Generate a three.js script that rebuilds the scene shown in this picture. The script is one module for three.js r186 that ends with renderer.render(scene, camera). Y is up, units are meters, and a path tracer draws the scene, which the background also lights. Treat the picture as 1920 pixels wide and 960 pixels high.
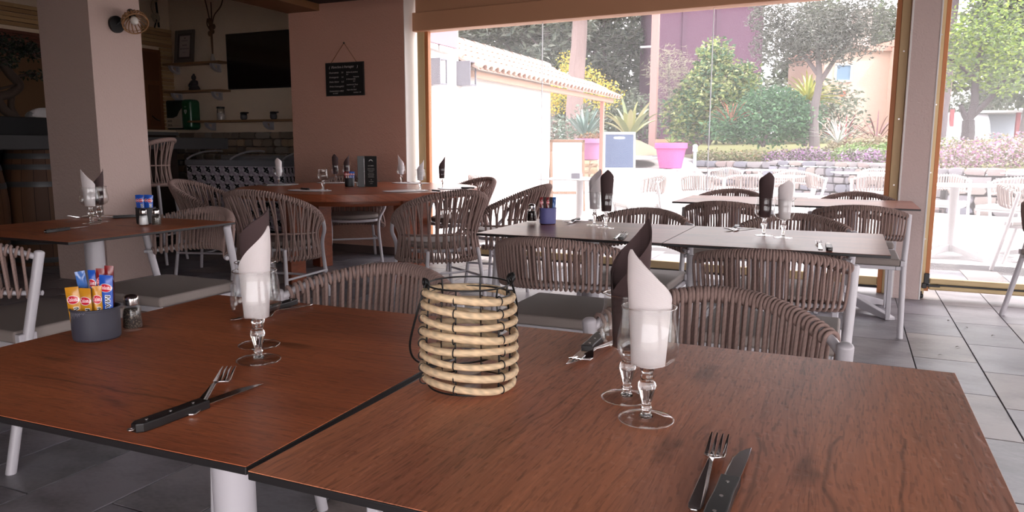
import * as THREE from 'three';
import { mergeGeometries, mergeVertices, toCreasedNormals } from 'three/addons/utils/BufferGeometryUtils.js';
import { RoundedBoxGeometry } from 'three/addons/geometries/RoundedBoxGeometry.js';

// ---------------------------------------------------------------- camera, sky, sun, exposure
const scene = new THREE.Scene();
const renderer = new THREE.WebGLRenderer({ antialias: true });
renderer.toneMapping = THREE.LinearToneMapping;
renderer.toneMappingExposure = 2.75;
renderer.shadowMap.enabled = true;

const camera = new THREE.PerspectiveCamera(2 * Math.atan(480 / 1406) * 180 / Math.PI, 2, 0.05, 300);
camera.rotation.order = 'YXZ';
camera.position.set(0, 1.135, 0);
camera.rotation.set(-0.1446, 0.42, 0.002);           // seated eye height, looking a little down and across the room

const SUN_EL = 50 * Math.PI / 180, SUN_AZ = 12 * Math.PI / 180;
const sunDir = new THREE.Vector3(Math.cos(SUN_EL) * Math.cos(SUN_AZ), Math.sin(SUN_EL), -Math.cos(SUN_EL) * Math.sin(SUN_AZ));
scene.background = new THREE.Color().setRGB(2.35, 2.24, 2.28);         // bright hazy sky
const sun = new THREE.DirectionalLight(new THREE.Color(1, 0.95, 0.87), 1.9);
sun.name = 'sun'; sun.position.copy(sunDir).multiplyScalar(60); sun.target.position.set(0, 0, -12);
sun.castShadow = true; sun.shadow.mapSize.set(4096, 4096);
Object.assign(sun.shadow.camera, { left: -40, right: 40, top: 40, bottom: -40, near: 1, far: 140 });
scene.add(sun, sun.target);

// ---------------------------------------------------------------- helpers
let seed = 7, LEAF = null;
const R = () => { seed = (seed + 0x6d2b79f5) | 0; let t = Math.imul(seed ^ (seed >>> 15), 1 | seed); t = (t + Math.imul(t ^ (t >>> 7), 61 | t)) ^ t; return ((t ^ (t >>> 14)) >>> 0) / 4294967296; };
const reseed = (n) => { seed = n; };
const rr = (a, b) => a + (b - a) * R();
const V = (x, y, z) => new THREE.Vector3(x, y, z);
const PI = Math.PI, sin = Math.sin, cos = Math.cos;
const clamp = (x, a, b) => Math.min(b, Math.max(a, x));
const smooth = (a, b, x) => { const t = clamp((x - a) / (b - a), 0, 1); return t * t * (3 - 2 * t); };
const lerp = (a, b, t) => a + (b - a) * t;

const counts = {};
const numbered = (n) => { const k = counts[n] = (counts[n] ?? -1) + 1; return k ? n + '_' + String(k).padStart(3, '0') : n; };
function tag(o, label, category, group, kind) {
  if (label) o.userData.label = label;
  if (category) o.userData.category = category;
  if (group) o.userData.group = group;
  if (kind) o.userData.kind = kind;
  return o;
}
function thing(name, label, category, pos = [0, 0, 0], turn = 0, group) {
  const o = new THREE.Group(); o.name = numbered(name); o.position.set(...pos); o.rotation.y = turn;
  scene.add(o); return tag(o, label, category, group);
}
function part(name, geo, mat, parent, label) {
  const m = new THREE.Mesh(Array.isArray(geo) ? merge(geo) : geo, mat); m.name = name; m.castShadow = m.receiveShadow = true;
  if (label) m.userData.label = label;
  parent.add(m); return m;
}
function struct(name, geo, mat, parent) {
  const m = part(parent ? name : numbered(name), geo, mat, parent ?? scene); m.userData.kind = 'structure'; return m;
}
function single(name, geo, mat, label, category, pos = [0, 0, 0], turn = 0, group) {
  const m = part(numbered(name), geo, mat, scene); m.position.set(...pos); m.rotation.y = turn; return tag(m, label, category, group);
}
function copy(o, pos, turn, label, group) {
  const c = o.clone(); c.name = numbered(o.name.replace(/_\d{3}$/, '')); scene.add(c);
  if (pos) c.position.set(...pos);
  if (turn !== undefined) c.rotation.set(0, turn, 0);
  c.userData = { ...o.userData };
  if (label) c.userData.label = label;
  if (group) c.userData.group = group;
  return c;
}
function clean(g) {
  const h = g.index ? g.toNonIndexed() : g;
  for (const k of Object.keys(h.attributes)) if (!['position', 'normal', 'uv', 'color'].includes(k)) h.deleteAttribute(k);
  if (!h.attributes.uv) h.setAttribute('uv', new THREE.BufferAttribute(new Float32Array(h.attributes.position.count * 2), 2));
  h.morphAttributes = {}; return h;
}
function merge(list) {
  const colored = list.some((g) => g.attributes.color);
  const l = list.map((g) => {
    const h = clean(g);
    if (colored && !h.attributes.color) h.setAttribute('color', new THREE.BufferAttribute(new Float32Array(h.attributes.position.count * 3).fill(1), 3));
    return h;
  });
  return mergeGeometries(l, false);
}
const at = (g, x = 0, y = 0, z = 0, rx = 0, ry = 0, rz = 0) => {
  const m = new THREE.Matrix4().makeRotationFromEuler(new THREE.Euler(rx, ry, rz, 'YXZ')).setPosition(x, y, z);
  return g.applyMatrix4(m);
};
// box by its corner values, with uv in metres
function boxUV(w, h, d) {
  const g = new THREE.BoxGeometry(w, h, d), u = g.attributes.uv, n = g.attributes.normal;
  for (let i = 0; i < u.count; i++) {
    const ax = Math.abs(n.getX(i)), ay = Math.abs(n.getY(i));
    const [sx, sy] = ax > 0.5 ? [d, h] : ay > 0.5 ? [w, d] : [w, h];
    u.setXY(i, u.getX(i) * sx, u.getY(i) * sy);
  }
  return g;
}
const bx = (x0, x1, y0, y1, z0, z1) => { const g = boxUV(x1 - x0, y1 - y0, z1 - z0); g.translate((x0 + x1) / 2, (y0 + y1) / 2, (z0 + z1) / 2); 
  const u = g.attributes.uv, p = g.attributes.position, n = g.attributes.normal;
  for (let i = 0; i < u.count; i++) { const ax = Math.abs(n.getX(i)), ay = Math.abs(n.getY(i)); if (ax > 0.5) u.setXY(i, p.getZ(i), p.getY(i)); else if (ay > 0.5) u.setXY(i, p.getX(i), p.getZ(i)); else u.setXY(i, p.getX(i), p.getY(i)); }
  return g; };
const rbox = (w, h, d, r = 0.004, s = 2) => new RoundedBoxGeometry(w, h, d, s, Math.min(r, w / 2.01, h / 2.01, d / 2.01));
const rbx = (x0, x1, y0, y1, z0, z1, r = 0.004, s = 2) => rbox(x1 - x0, y1 - y0, z1 - z0, r, s).translate((x0 + x1) / 2, (y0 + y1) / 2, (z0 + z1) / 2);
const cyl = (r0, r1, h, n = 20, open = false) => new THREE.CylinderGeometry(r1, r0, h, n, 1, open).translate(0, h / 2, 0);
const lathe = (pts, n = 32) => new THREE.LatheGeometry(pts.map((p) => new THREE.Vector2(p[0], p[1])), n);
function tube(pts, r, rad = 8, closed = false, steps, caps = true) {
  const c = new THREE.CatmullRomCurve3(pts.map((p) => (p.isVector3 ? p : V(...p))), closed, 'centripetal');
  const g = [new THREE.TubeGeometry(c, steps ?? Math.max(2, pts.length * 3), r, rad, closed)];
  if (!closed && caps) for (const t of [0, 1]) {
    const p = c.getPoint(t), d = c.getTangent(t).multiplyScalar(t ? 1 : -1);
    const s = new THREE.SphereGeometry(r, rad, 4, 0, PI * 2, 0, PI / 2); s.scale(1, 0.5, 1);
    s.applyQuaternion(new THREE.Quaternion().setFromUnitVectors(V(0, 1, 0), d)); s.translate(p.x, p.y, p.z); g.push(s);
  }
  return merge(g);
}
// polyline tube without smoothing of the path
function rod(a, b, r, n = 10, r2) {
  const A = V(...a), B = V(...b), d = B.clone().sub(A), L = d.length();
  const g = new THREE.CylinderGeometry(r2 ?? r, r, L, n);
  g.translate(0, L / 2, 0).applyQuaternion(new THREE.Quaternion().setFromUnitVectors(V(0, 1, 0), d.normalize()));
  return g.translate(A.x, A.y, A.z);
}
// square bar between two points
function bar(a, b, w, d = w, bevel = 0.004) {
  const A = V(...a), B = V(...b), L = A.distanceTo(B), m = new THREE.Matrix4().lookAt(A, B, Math.abs(B.y - A.y) > 0.9 * L ? V(0, 0, 1) : V(0, 1, 0));
  const g = rbox(w, d, L, bevel); g.applyMatrix4(m);
  return g.translate((A.x + B.x) / 2, (A.y + B.y) / 2, (A.z + B.z) / 2);
}
function extrude(pts, depth, bevel = 0, holes = []) {
  const s = new THREE.Shape(pts.map((p) => new THREE.Vector2(p[0], p[1])));
  for (const h of holes) s.holes.push(new THREE.Path(h.map((p) => new THREE.Vector2(p[0], p[1]))));
  return new THREE.ExtrudeGeometry(s, { depth, bevelEnabled: bevel > 0, bevelSize: bevel, bevelThickness: bevel, bevelSegments: 2, curveSegments: 10 });
}
// surface over a (u, v) grid
function surf(f, nu, nv, closedU = false) {
  const p = [], uv = [], idx = [];
  for (let j = 0; j <= nv; j++) for (let i = 0; i <= nu; i++) { const q = f(i / nu, j / nv); p.push(q[0], q[1], q[2]); uv.push(i / nu, j / nv); }
  for (let j = 0; j < nv; j++) for (let i = 0; i < nu; i++) { const a = j * (nu + 1) + i, b = a + 1, c = a + nu + 1, d = c + 1; idx.push(a, b, d, a, d, c); }
  const g = new THREE.BufferGeometry();
  g.setAttribute('position', new THREE.Float32BufferAttribute(p, 3)); g.setAttribute('uv', new THREE.Float32BufferAttribute(uv, 2)); g.setIndex(idx);
  g.computeVertexNormals(); return g;
}
// an uneven stone or rock block
function stone(w, h, d, k = 0.12) {
  let g = new THREE.BoxGeometry(w, h, d, 2, 2, 2); g.deleteAttribute('uv'); g.deleteAttribute('normal'); g = mergeVertices(g, 1e-4);
  const p = g.attributes.position;
  for (let i = 0; i < p.count; i++) {
    const x = p.getX(i) / w * 2, y = p.getY(i) / h * 2, z = p.getZ(i) / d * 2, c = Math.abs(x) + Math.abs(y) + Math.abs(z);
    const s = c > 2.5 ? 0.84 : c > 1.5 ? 0.96 : 1.03;
    p.setXYZ(i, x * w / 2 * s + rr(-k, k) * w * 0.5, y * h / 2 * s + rr(-k, k) * h * 0.5, z * d / 2 * s + rr(-k, k) * d * 0.3);
  }
  g = g.toNonIndexed(); g.computeVertexNormals();
  g = toCreasedNormals(g, 0.7);
  g.setAttribute('uv', new THREE.BufferAttribute(new Float32Array(g.attributes.position.count * 2), 2));
  return g;
}
function tint(g, c) { const n = g.attributes.position.count, a = new Float32Array(n * 3); for (let i = 0; i < n; i++) { a[i * 3] = c[0]; a[i * 3 + 1] = c[1]; a[i * 3 + 2] = c[2]; } g.setAttribute('color', new THREE.BufferAttribute(a, 3)); return g; }

// ---------------------------------------------------------------- noise and textures
const perm = new Uint8Array(512); { reseed(11); const p = [...Array(256).keys()]; for (let i = 255; i > 0; i--) { const j = Math.floor(R() * (i + 1)); [p[i], p[j]] = [p[j], p[i]]; } for (let i = 0; i < 512; i++) perm[i] = p[i & 255]; }
function vnoise(x, y, wx = 256, wy = 256) {     // value noise, periodic in wx, wy cells
  const xi = Math.floor(x), yi = Math.floor(y), fx = x - xi, fy = y - yi, u = fx * fx * (3 - 2 * fx), v = fy * fy * (3 - 2 * fy);
  const h = (a, b) => perm[perm[(((a % wx) + wx) % wx) & 255] + ((((b % wy) + wy) % wy) & 255)] / 255;
  return lerp(lerp(h(xi, yi), h(xi + 1, yi), u), lerp(h(xi, yi + 1), h(xi + 1, yi + 1), u), v);
}
function fbm(x, y, o = 4, wx = 256, wy = 256) { let s = 0, a = 0.5, t = 0; for (let i = 0; i < o; i++) { s += a * vnoise(x, y, wx, wy); t += a; a *= 0.5; x *= 2; y *= 2; wx *= 2; wy *= 2; } return s / t; }
const s2l = (c) => (c <= 0.04045 ? c / 12.92 : Math.pow((c + 0.055) / 1.055, 2.4));
const l2s = (c) => (c <= 0.0031308 ? c * 12.92 : 1.055 * Math.pow(c, 1 / 2.4) - 0.055);
function tex(w, h, f, srgb = true, repeat) {
  const d = new Uint8Array(w * h * 4);
  for (let y = 0; y < h; y++) for (let x = 0; x < w; x++) {
    const c = f(x / w, y / h), i = (y * w + x) * 4;
    for (let k = 0; k < 3; k++) d[i + k] = clamp((srgb ? l2s(clamp(Array.isArray(c) ? c[k] : c, 0, 1)) : (Array.isArray(c) ? c[k] : c)) * 255, 0, 255);
    d[i + 3] = 255;
  }
  const t = new THREE.DataTexture(d, w, h); t.magFilter = t.minFilter = THREE.LinearFilter; t.wrapS = t.wrapT = THREE.RepeatWrapping;
  if (srgb) t.colorSpace = THREE.SRGBColorSpace;
  if (repeat) t.repeat.set(...repeat);
  t.needsUpdate = true; return t;
}
function canvasTex(w, h, draw) {
  const c = document.createElement('canvas'); c.width = w; c.height = h; const g = c.getContext('2d'); draw(g, w, h);
  const t = new THREE.CanvasTexture(c); t.colorSpace = THREE.SRGBColorSpace; return t;
}
const col = (r, g, b) => new THREE.Color().setRGB(r, g, b);
const std = (c, rough = 0.6, o = {}) => new THREE.MeshStandardMaterial({ color: Array.isArray(c) ? col(...c) : c, roughness: rough, ...o });
const phys = (c, rough, o = {}) => new THREE.MeshPhysicalMaterial({ color: Array.isArray(c) ? col(...c) : c, roughness: rough, ...o });

// oak decor of the table tops: long grain, pores, dark cracks and a few knots
function oak(shift, base) {
  const knots = []; reseed(100 + shift); for (let i = 0; i < 4; i++) knots.push([rr(0.1, 0.9), rr(0.1, 0.9), rr(0.014, 0.03)]);
  const cracks = []; for (let i = 0; i < 5; i++) cracks.push([rr(0.05, 0.95), rr(0, 0.6), rr(0.25, 0.7), rr(0, 9)]);
  return (u, v) => {     // u along the grain
    let warp = 0, dark = 0;
    for (const [a, b, r] of knots) { const du = (u - a) * 0.26, dv = (v - b) * 0.9 + 0.02 * (vnoise(u * 30, v * 60) - 0.5), q = Math.hypot(du, dv) * (0.7 + 0.7 * vnoise(u * 18 + a * 9, v * 40)); const q0 = Math.hypot((u - a) * 0.4, v - b); warp += clamp((v - b) / r, -1, 1) * 0.022 * Math.exp(-q0 * q0 / (r * r * 9)); dark = Math.max(dark, smooth(r * 1.1, r * 0.1, q) * 0.45); }
    const w = v + warp + 0.035 * (fbm(u * 2 + shift, v * 3, 3) - 0.5);
    const bands = fbm(u * 1.2 + shift * 3, w * 9 + shift, 3), grain = fbm(u * 7 + shift, w * 120, 3), fine = vnoise(u * 26, w * 400 + shift);
    const pore = smooth(0.66, 0.85, vnoise(u * 42 + shift * 7, w * 460)) * 0.22 + smooth(0.72, 0.9, vnoise(u * 16 + shift * 5, w * 190)) * 0.10;
    for (const [b, a0, len, ph] of cracks) { const cv = b + 0.012 * Math.sin(u * 4 + ph) + 0.008 * (vnoise(u * 18 + ph, ph) - 0.5); if (u > a0 && u < a0 + len) dark = Math.max(dark, smooth(0.001 + 0.005 * vnoise(u * 9 + ph, 3.3), 0.0, Math.abs(w - cv)) * 0.42); }
    const t = 0.58 + 0.52 * bands + 0.28 * (grain - 0.5) + 0.16 * (fine - 0.5) - pore;
    const k = clamp(t * (1 - dark), 0.08, 1.6);
    return [base[0] * k, base[1] * k * (0.97 + 0.06 * bands), base[2] * k * (0.94 + 0.1 * (1 - bands))];
  };
}
const oakTexA = tex(1536, 1536, oak(1, [0.52, 0.155, 0.072])), oakTexB = tex(1536, 1536, oak(2, [0.60, 0.225, 0.125]));
const oakBump = tex(512, 512, (u, v) => 0.5 + 0.5 * (fbm(u * 12, v * 150, 2) - 0.5) - 0.35 * smooth(0.7, 0.85, vnoise(u * 42, v * 230)), false);
const plasterBump = tex(512, 512, (u, v) => 0.35 * fbm(u * 24, v * 24, 4, 24, 24) + 0.65 * fbm(u * 110, v * 110, 2, 110, 110), false);
const noiseRough = tex(256, 256, (u, v) => 0.55 + 0.6 * (fbm(u * 8, v * 8, 4, 8, 8) - 0.5), false);

const M = {
  plaster: std([0.52, 0.395, 0.355], 0.9, { bumpMap: plasterBump.clone(), bumpScale: 0.004 }),
  plasterWarm: std([0.54, 0.30, 0.235], 0.9, { bumpMap: plasterBump.clone(), bumpScale: 0.005 }),
  plasterBack: std([0.86, 0.70, 0.54], 0.92, { bumpMap: plasterBump.clone(), bumpScale: 0.004 }),
  whiteWall: std([0.78, 0.75, 0.72], 0.9, { bumpMap: plasterBump.clone(), bumpScale: 0.006 }),
  skirting: std([0.10, 0.07, 0.065], 0.6),
  ceiling: std([0.035, 0.018, 0.018], 0.8),
  beam: std([0.18, 0.085, 0.035], 0.6),
  lintel: std([0.60, 0.32, 0.185], 0.6),
  goldFrame: phys([0.60, 0.45, 0.24], 0.42, { metalness: 0.1 }),
  orangeWood: std([0.52, 0.20, 0.07], 0.5),
  whiteMetal: phys([0.50, 0.475, 0.51], 0.38, { clearcoat: 0.2, clearcoatRoughness: 0.3 }),
  blackMetal: std([0.012, 0.012, 0.013], 0.4, { metalness: 0.3 }),
  blackPlastic: std([0.012, 0.011, 0.012], 0.35),
  blackEdge: std([0.012, 0.010, 0.011], 0.45),
  rope: std([0.28, 0.188, 0.166], 0.85),
  ropeLight: std([0.40, 0.34, 0.32], 0.85),
  seat: std([0.25, 0.208, 0.192], 0.7),
  seatWhite: std([0.66, 0.64, 0.62], 0.6),
  steel: phys([0.62, 0.60, 0.60], 0.16, { metalness: 1 }),
  steelDull: phys([0.55, 0.52, 0.52], 0.3, { metalness: 1 }),
  glass: phys([1, 1, 1], 0.0, { transmission: 1, thickness: 0.01, ior: 1.5 }),
  glassThin: phys([0.97, 0.975, 0.975], 0.0, { specularIntensity: 0.6, transmission: 1, thickness: 0, ior: 1.5 }),
  wineWood: null,
};
M.plaster.bumpMap.repeat.set(0.8, 0.8);
M.ropeTextured = null;
{ // twisted cord: diagonal ply lines in uv (u along the cord comes from TubeGeometry)
  const t = tex(64, 64, (u, v) => { const k = 0.86 + 0.14 * Math.abs(Math.sin(PI * (u * 4 + v * 2))) + 0.16 * (vnoise(u * 32, v * 32, 32, 32) - 0.5); return [k, k, k]; }, true); t.repeat.set(8, 1);
  M.rope.map = t; M.ropeLight.map = t;
}
// ---------------------------------------------------------------- the room
const stoneTex = tex(512, 512, (u, v) => { const k = 0.72 + 1.0 * (fbm(u * 5, v * 9, 5, 5, 9) - 0.5) + 0.5 * fbm(u * 3, v * 3, 3, 3, 3) * 0.5, s = 0.16 * (vnoise(u * 90, v * 150, 90, 150) - 0.5), w = fbm(u * 4 + 9, v * 7, 3, 4, 7); return [k + s + 0.05 * (w - 0.5), k + s, k + s - 0.06 * (w - 0.5)]; });
const stoneBump = tex(512, 512, (u, v) => fbm(u * 10, v * 18, 5, 10, 18), false);
const tileTones = [[0.27, 0.245, 0.262], [0.235, 0.215, 0.24], [0.30, 0.262, 0.255], [0.215, 0.205, 0.225], [0.27, 0.23, 0.225], [0.25, 0.24, 0.265]];
const tileMats = tileTones.map((c) => phys(c, 0.40, { map: stoneTex, bumpMap: stoneBump, bumpScale: 0.0016, specularIntensity: 0.8 }));
{
  const floor = struct('floor', bx(-9.4, 4.3, -0.12, -0.007, -8.5, 2.4), std([0.10, 0.092, 0.092], 0.9));
  const TW = 0.31, TL = 0.6, gap = 0.006, variants = [];
  reseed(21);
  for (let i = 0; i < 8; i++) {
    const g = rbox(TW - gap, 0.02, TL - gap, 0.0022, 1), u = g.attributes.uv, p = g.attributes.position, ou = rr(0, 1), ov = rr(0, 1), f = R() < 0.5 ? 1 : -1;
    for (let k = 0; k < u.count; k++) u.setXY(k, p.getX(k) * f * 0.9 + ou, p.getZ(k) * 0.9 + ov);
    g.translate(0, -0.01, 0); variants.push(g);
  }
  const rest = tileMats.map(() => []);
  let single_ = 0;
  for (let i = -31; i < 13; i++) {
    const x = 0.38 + (i + 0.5) * TW, off = [0.02, 0.30, 0.13, 0.44][((i % 4) + 4) % 4] * TL;
    if (x < -9.2 || x > 4.1) continue;
    for (let j = -14; j < 4; j++) {
      const z = j * TL + off - 0.06;
      if (z - TL / 2 < -8.2 || z + TL / 2 > 2.2) continue;
      const m = Math.floor(R() * 6), g = variants[Math.floor(R() * 8)];
      const seen = x > -3.9 && x < 1.7 && z < -1.3 && z > -7 && Math.abs(Math.atan2(x, -z) + 0.42) < 0.66 && single_ < 295;
      if (seen) { single_++; const t = part('tile', g, tileMats[m], floor); t.position.set(x, 0, z); } else rest[m].push(g.clone().translate(x, 0, z));
    }
  }
  rest.forEach((l, k) => { if (l.length) part('tiling', l, tileMats[k], floor).userData.kind = 'stuff'; });
  // a few dry leaf scraps lying on the tiles
  const scrap = std([0.07, 0.05, 0.035], 0.9);
  reseed(5);
  for (const [x, z, a, where] of [[0.63, -4.86, 0.4, 'largest one, on tiles right of the white chair leg'], [0.66, -5.6, 1.1, 'farthest one, on the tiles before the door panel'], [0.74, -5.42, 2.2, 'right one of two close together before the door panel'], [0.52, -4.62, 0.1, 'nearest one, on the floor tiles beside the white chair leg'], [0.86, -5.25, 0.7, 'rightmost one, on the tiles before the door panel']]) {
    const g = surf((u, v) => [(u - 0.5) * 0.03, 0.003 + 0.006 * sin(u * 3), (v - 0.5) * 0.012 * Math.sin(PI * u)], 6, 2);
    single('dry_leaf', g, scrap, 'dry brown leaf scrap, the ' + where, 'leaf', [x, 0, z], a, 'leaf scraps on the floor');
  }
  struct('ceiling', [bx(-5.35, 4.3, 2.62, 2.8, -7.1, 2.4), bx(-9.4, -5.1, 3.42, 3.6, -8.5, 2.4), bx(-5.35, -5.1, 2.62, 3.6, -8.5, 2.4)], M.ceiling);
  struct('wall_left', [bx(-9.4, -9.2, 0, 3.6, -8.5, 2.4)], M.plasterBack);
  struct('wall_back', [bx(-9.2, -5.3, 0, 3.6, -8.5, -8.3)], M.plasterBack);
  struct('wall_nook', [bx(-5.4, -5.3, 0, 3.42, -8.3, -6.95)], M.plasterBack);
  struct('wall_outer', [bx(-5.3, -5.2, -0.1, 3.42, -8.5, -6.95)], M.whiteWall);
  struct('wall_rear', [bx(-9.2, -1.0, 0, 3.6, 2.2, 2.4), bx(-1.0, 4.3, 2.3, 3.6, 2.2, 2.4), bx(3.9, 4.3, 0, 2.3, 2.2, 2.4)], M.plaster);  // wide opening in this unseen wall is shaped to brighten the room
  struct('wall_right', [bx(4.1, 4.3, 0, 2.8, -7.1, -5.2), bx(4.1, 4.3, 0, 2.8, 1.2, 2.2), bx(4.1, 4.3, 2.25, 2.8, -5.2, 1.2)], M.plaster);
  struct('added_sun_canopy', [bx(4.3, 6.45, 2.5, 2.62, -6.2, 2.2)], M.beam);  // unseen canopy, added to keep direct sun out of the right window
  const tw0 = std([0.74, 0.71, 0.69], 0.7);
  const pier = struct('wall_pier', bx(-5.612, -4.165, 0, 2.62, -6.95, -6.65), M.plasterWarm);
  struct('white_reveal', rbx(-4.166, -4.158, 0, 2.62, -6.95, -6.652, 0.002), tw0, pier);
  struct('baseboard', rbx(-5.62, -4.157, 0, 0.085, -6.665, -6.645, 0.002), M.skirting, pier);
  struct('pillar_left', bx(-6.2, -5.59, 0, 3.42, -4.74, -4.26), M.plaster);
  // wooden ceiling beams
  const bm = struct('ceiling_beam', bx(-5.62, -5.2, 2.55, 2.85, -8.3, 2.2), M.beam);
  void bm;
  for (const z of [-5.6, -3.2, -0.8]) struct('ceiling_beam', bx(-5.2, 4.1, 2.5, 2.62, z - 0.09, z + 0.09), M.ceiling);
  // pillar between the two openings with its trims
  const pr = struct('pillar_right', bx(0.353, 0.541, 0, 2.62, -6.86, -6.32), std([0.60, 0.475, 0.45], 0.85, { bumpMap: plasterBump, bumpScale: 0.003 }));
  const tw = std([0.75, 0.73, 0.72], 0.5);
  struct('corner_trim', rbx(0.349, 0.360, 0, 2.62, -6.33, -6.316, 0.002), tw, pr);
  struct('corner_trim', rbx(0.534, 0.545, 0, 2.62, -6.33, -6.316, 0.002), tw, pr);
}
// clear vinyl weather screens in gold frames
const clearGlass = phys([0.97, 0.97, 0.97], 0.02, { transmission: 1, thickness: 0, ior: 1.5 });
const vinyl = phys([0.93, 0.93, 0.95], 0.24, { transmission: 1, thickness: 0, ior: 1.45 });
{
  const g = new THREE.Group(); g.name = 'window_1'; g.position.set(0.353, 0, -6.50); g.rotation.y = -0.07; g.userData.kind = 'structure'; scene.add(g);  // runs to -x, slightly away
  const L = 4.46;
  struct('window_frame', [rbx(-0.062, 0, 0, 2.29, -0.05, 0.02), rbx(-L, -L + 0.085, 0, 2.29, -0.05, 0.02)], M.goldFrame, g);
  struct('frame_edge', [rbx(-0.098, -0.062, 0, 2.29, -0.045, 0.01), rbx(-L + 0.085, -L + 0.125, 0, 2.29, -0.045, 0.01)], M.orangeWood, g);
  const screws = [];
  for (const x of [-0.03, -L + 0.04]) for (const y of [0.35, 0.85, 1.35, 1.85]) screws.push(new THREE.CylinderGeometry(0.006, 0.006, 0.004, 10).rotateX(PI / 2).translate(x, y, 0.021));
  struct('screw', screws, M.steelDull, g);
  struct('bottom_bar', [rbx(-L + 0.125, -0.098, 0.055, 0.125, -0.03, 0.01, 0.012)], M.goldFrame, g);
  struct('seal_strip', [rbx(-L + 0.125, -0.098, 0.035, 0.055, -0.02, 0.0, 0.003)], M.blackPlastic, g);
  struct('glazing', surf((u, v) => [lerp(-L + 0.12, -0.09, u), lerp(0.12, 2.3, v), -0.02 + 0.004 * sin(u * 40 + 3 * v) * sin(v * 9)], 60, 8), vinyl, g);
  for (const x of [-1.47, -3.06]) struct('weld_seam', rbx(x - 0.004, x + 0.004, 0.12, 2.3, -0.022, -0.012, 0.001), phys([0.9, 0.9, 0.92], 0.25, { transmission: 0.5, thickness: 0 }), g);
  struct('lintel', [rbx(-L - 0.02, 0.02, 2.285, 2.47, -0.09, 0.075, 0.008), bx(-L, 4.0, 2.47, 2.62, -0.09, 0.04)], M.lintel, g);
}
{
  const g = new THREE.Group(); g.name = 'window_2'; g.position.set(0.541, 0, -6.45); g.userData.kind = 'structure'; scene.add(g);
  const L = 3.56;
  struct('window_frame', [rbx(0, 0.036, 0, 2.29, -0.05, 0.02), rbx(L - 0.09, L, 0, 2.29, -0.05, 0.02)], M.goldFrame, g);
  struct('frame_edge', rbx(0.036, 0.066, 0.05, 2.29, -0.045, 0.012), M.orangeWood, g);
  const screws = [];
  for (const y of [0.45, 0.95, 1.45, 1.95]) screws.push(new THREE.CylinderGeometry(0.005, 0.005, 0.004, 10).rotateX(PI / 2).translate(0.018, y, 0.021));
  struct('screw', screws, M.steelDull, g);
  struct('bottom_bar', [rbx(0.066, L - 0.09, 0.105, 0.15, -0.035, 0.025, 0.012), rbx(0.066, L - 0.09, 0.062, 0.098, -0.03, 0.03, 0.012)], M.goldFrame, g);
  struct('seal_strip', rbx(0.09, L - 0.09, 0.094, 0.108, -0.02, 0.027, 0.003), M.blackPlastic, g);
  struct('corner_fitting', [rbx(0.03, 0.066, 0.105, 0.19, -0.01, 0.035, 0.005), rbx(0.018, 0.05, 0.075, 0.115, -0.01, 0.05, 0.006), rbx(0.05, 0.14, 0.088, 0.106, 0.015, 0.042, 0.004)], M.blackPlastic, g);
  struct('floor_bolt', [rbx(0.0, 0.034, 0.002, 0.03, 0.0, 0.05, 0.008), cyl(0.008, 0.008, 0.02, 12).translate(0.017, 0.028, 0.02)], M.blackPlastic, g);
  struct('latch', rbx(0.79, 0.83, 0.078, 0.106, 0.02, 0.04, 0.004), M.blackPlastic, g);
  struct('glazing', surf((u, v) => [lerp(0.06, L - 0.08, u), lerp(0.14, 2.3, v), -0.015 + 0.004 * sin(u * 30 + 2 * v) * sin(v * 8)], 50, 8), vinyl, g);
  struct('lintel', [rbx(0, L, 2.285, 2.47, -0.09, 0.075, 0.008)], M.lintel, g);
}
{
  const g = new THREE.Group(); g.name = 'window_3'; g.userData.kind = 'structure'; scene.add(g);
  struct('window_frame', [rbx(4.14, 4.2, 0, 2.25, -5.2, -5.12), rbx(4.14, 4.2, 0, 2.25, 1.12, 1.2), rbx(4.14, 4.2, 0, 2.25, -2.05, -1.95)], M.goldFrame, g);
  struct('bottom_bar', [rbx(4.15, 4.19, 0.06, 0.13, -5.12, -2.05), rbx(4.15, 4.19, 0.06, 0.13, -1.95, 1.12)], M.goldFrame, g);
  struct('glazing', [surf((u, v) => [4.17, lerp(0.12, 2.25, v), lerp(-5.12, -2.05, u)], 2, 2), surf((u, v) => [4.17, lerp(0.12, 2.25, v), lerp(-1.95, 1.12, u)], 2, 2)], clearGlass, g);
}
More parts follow.
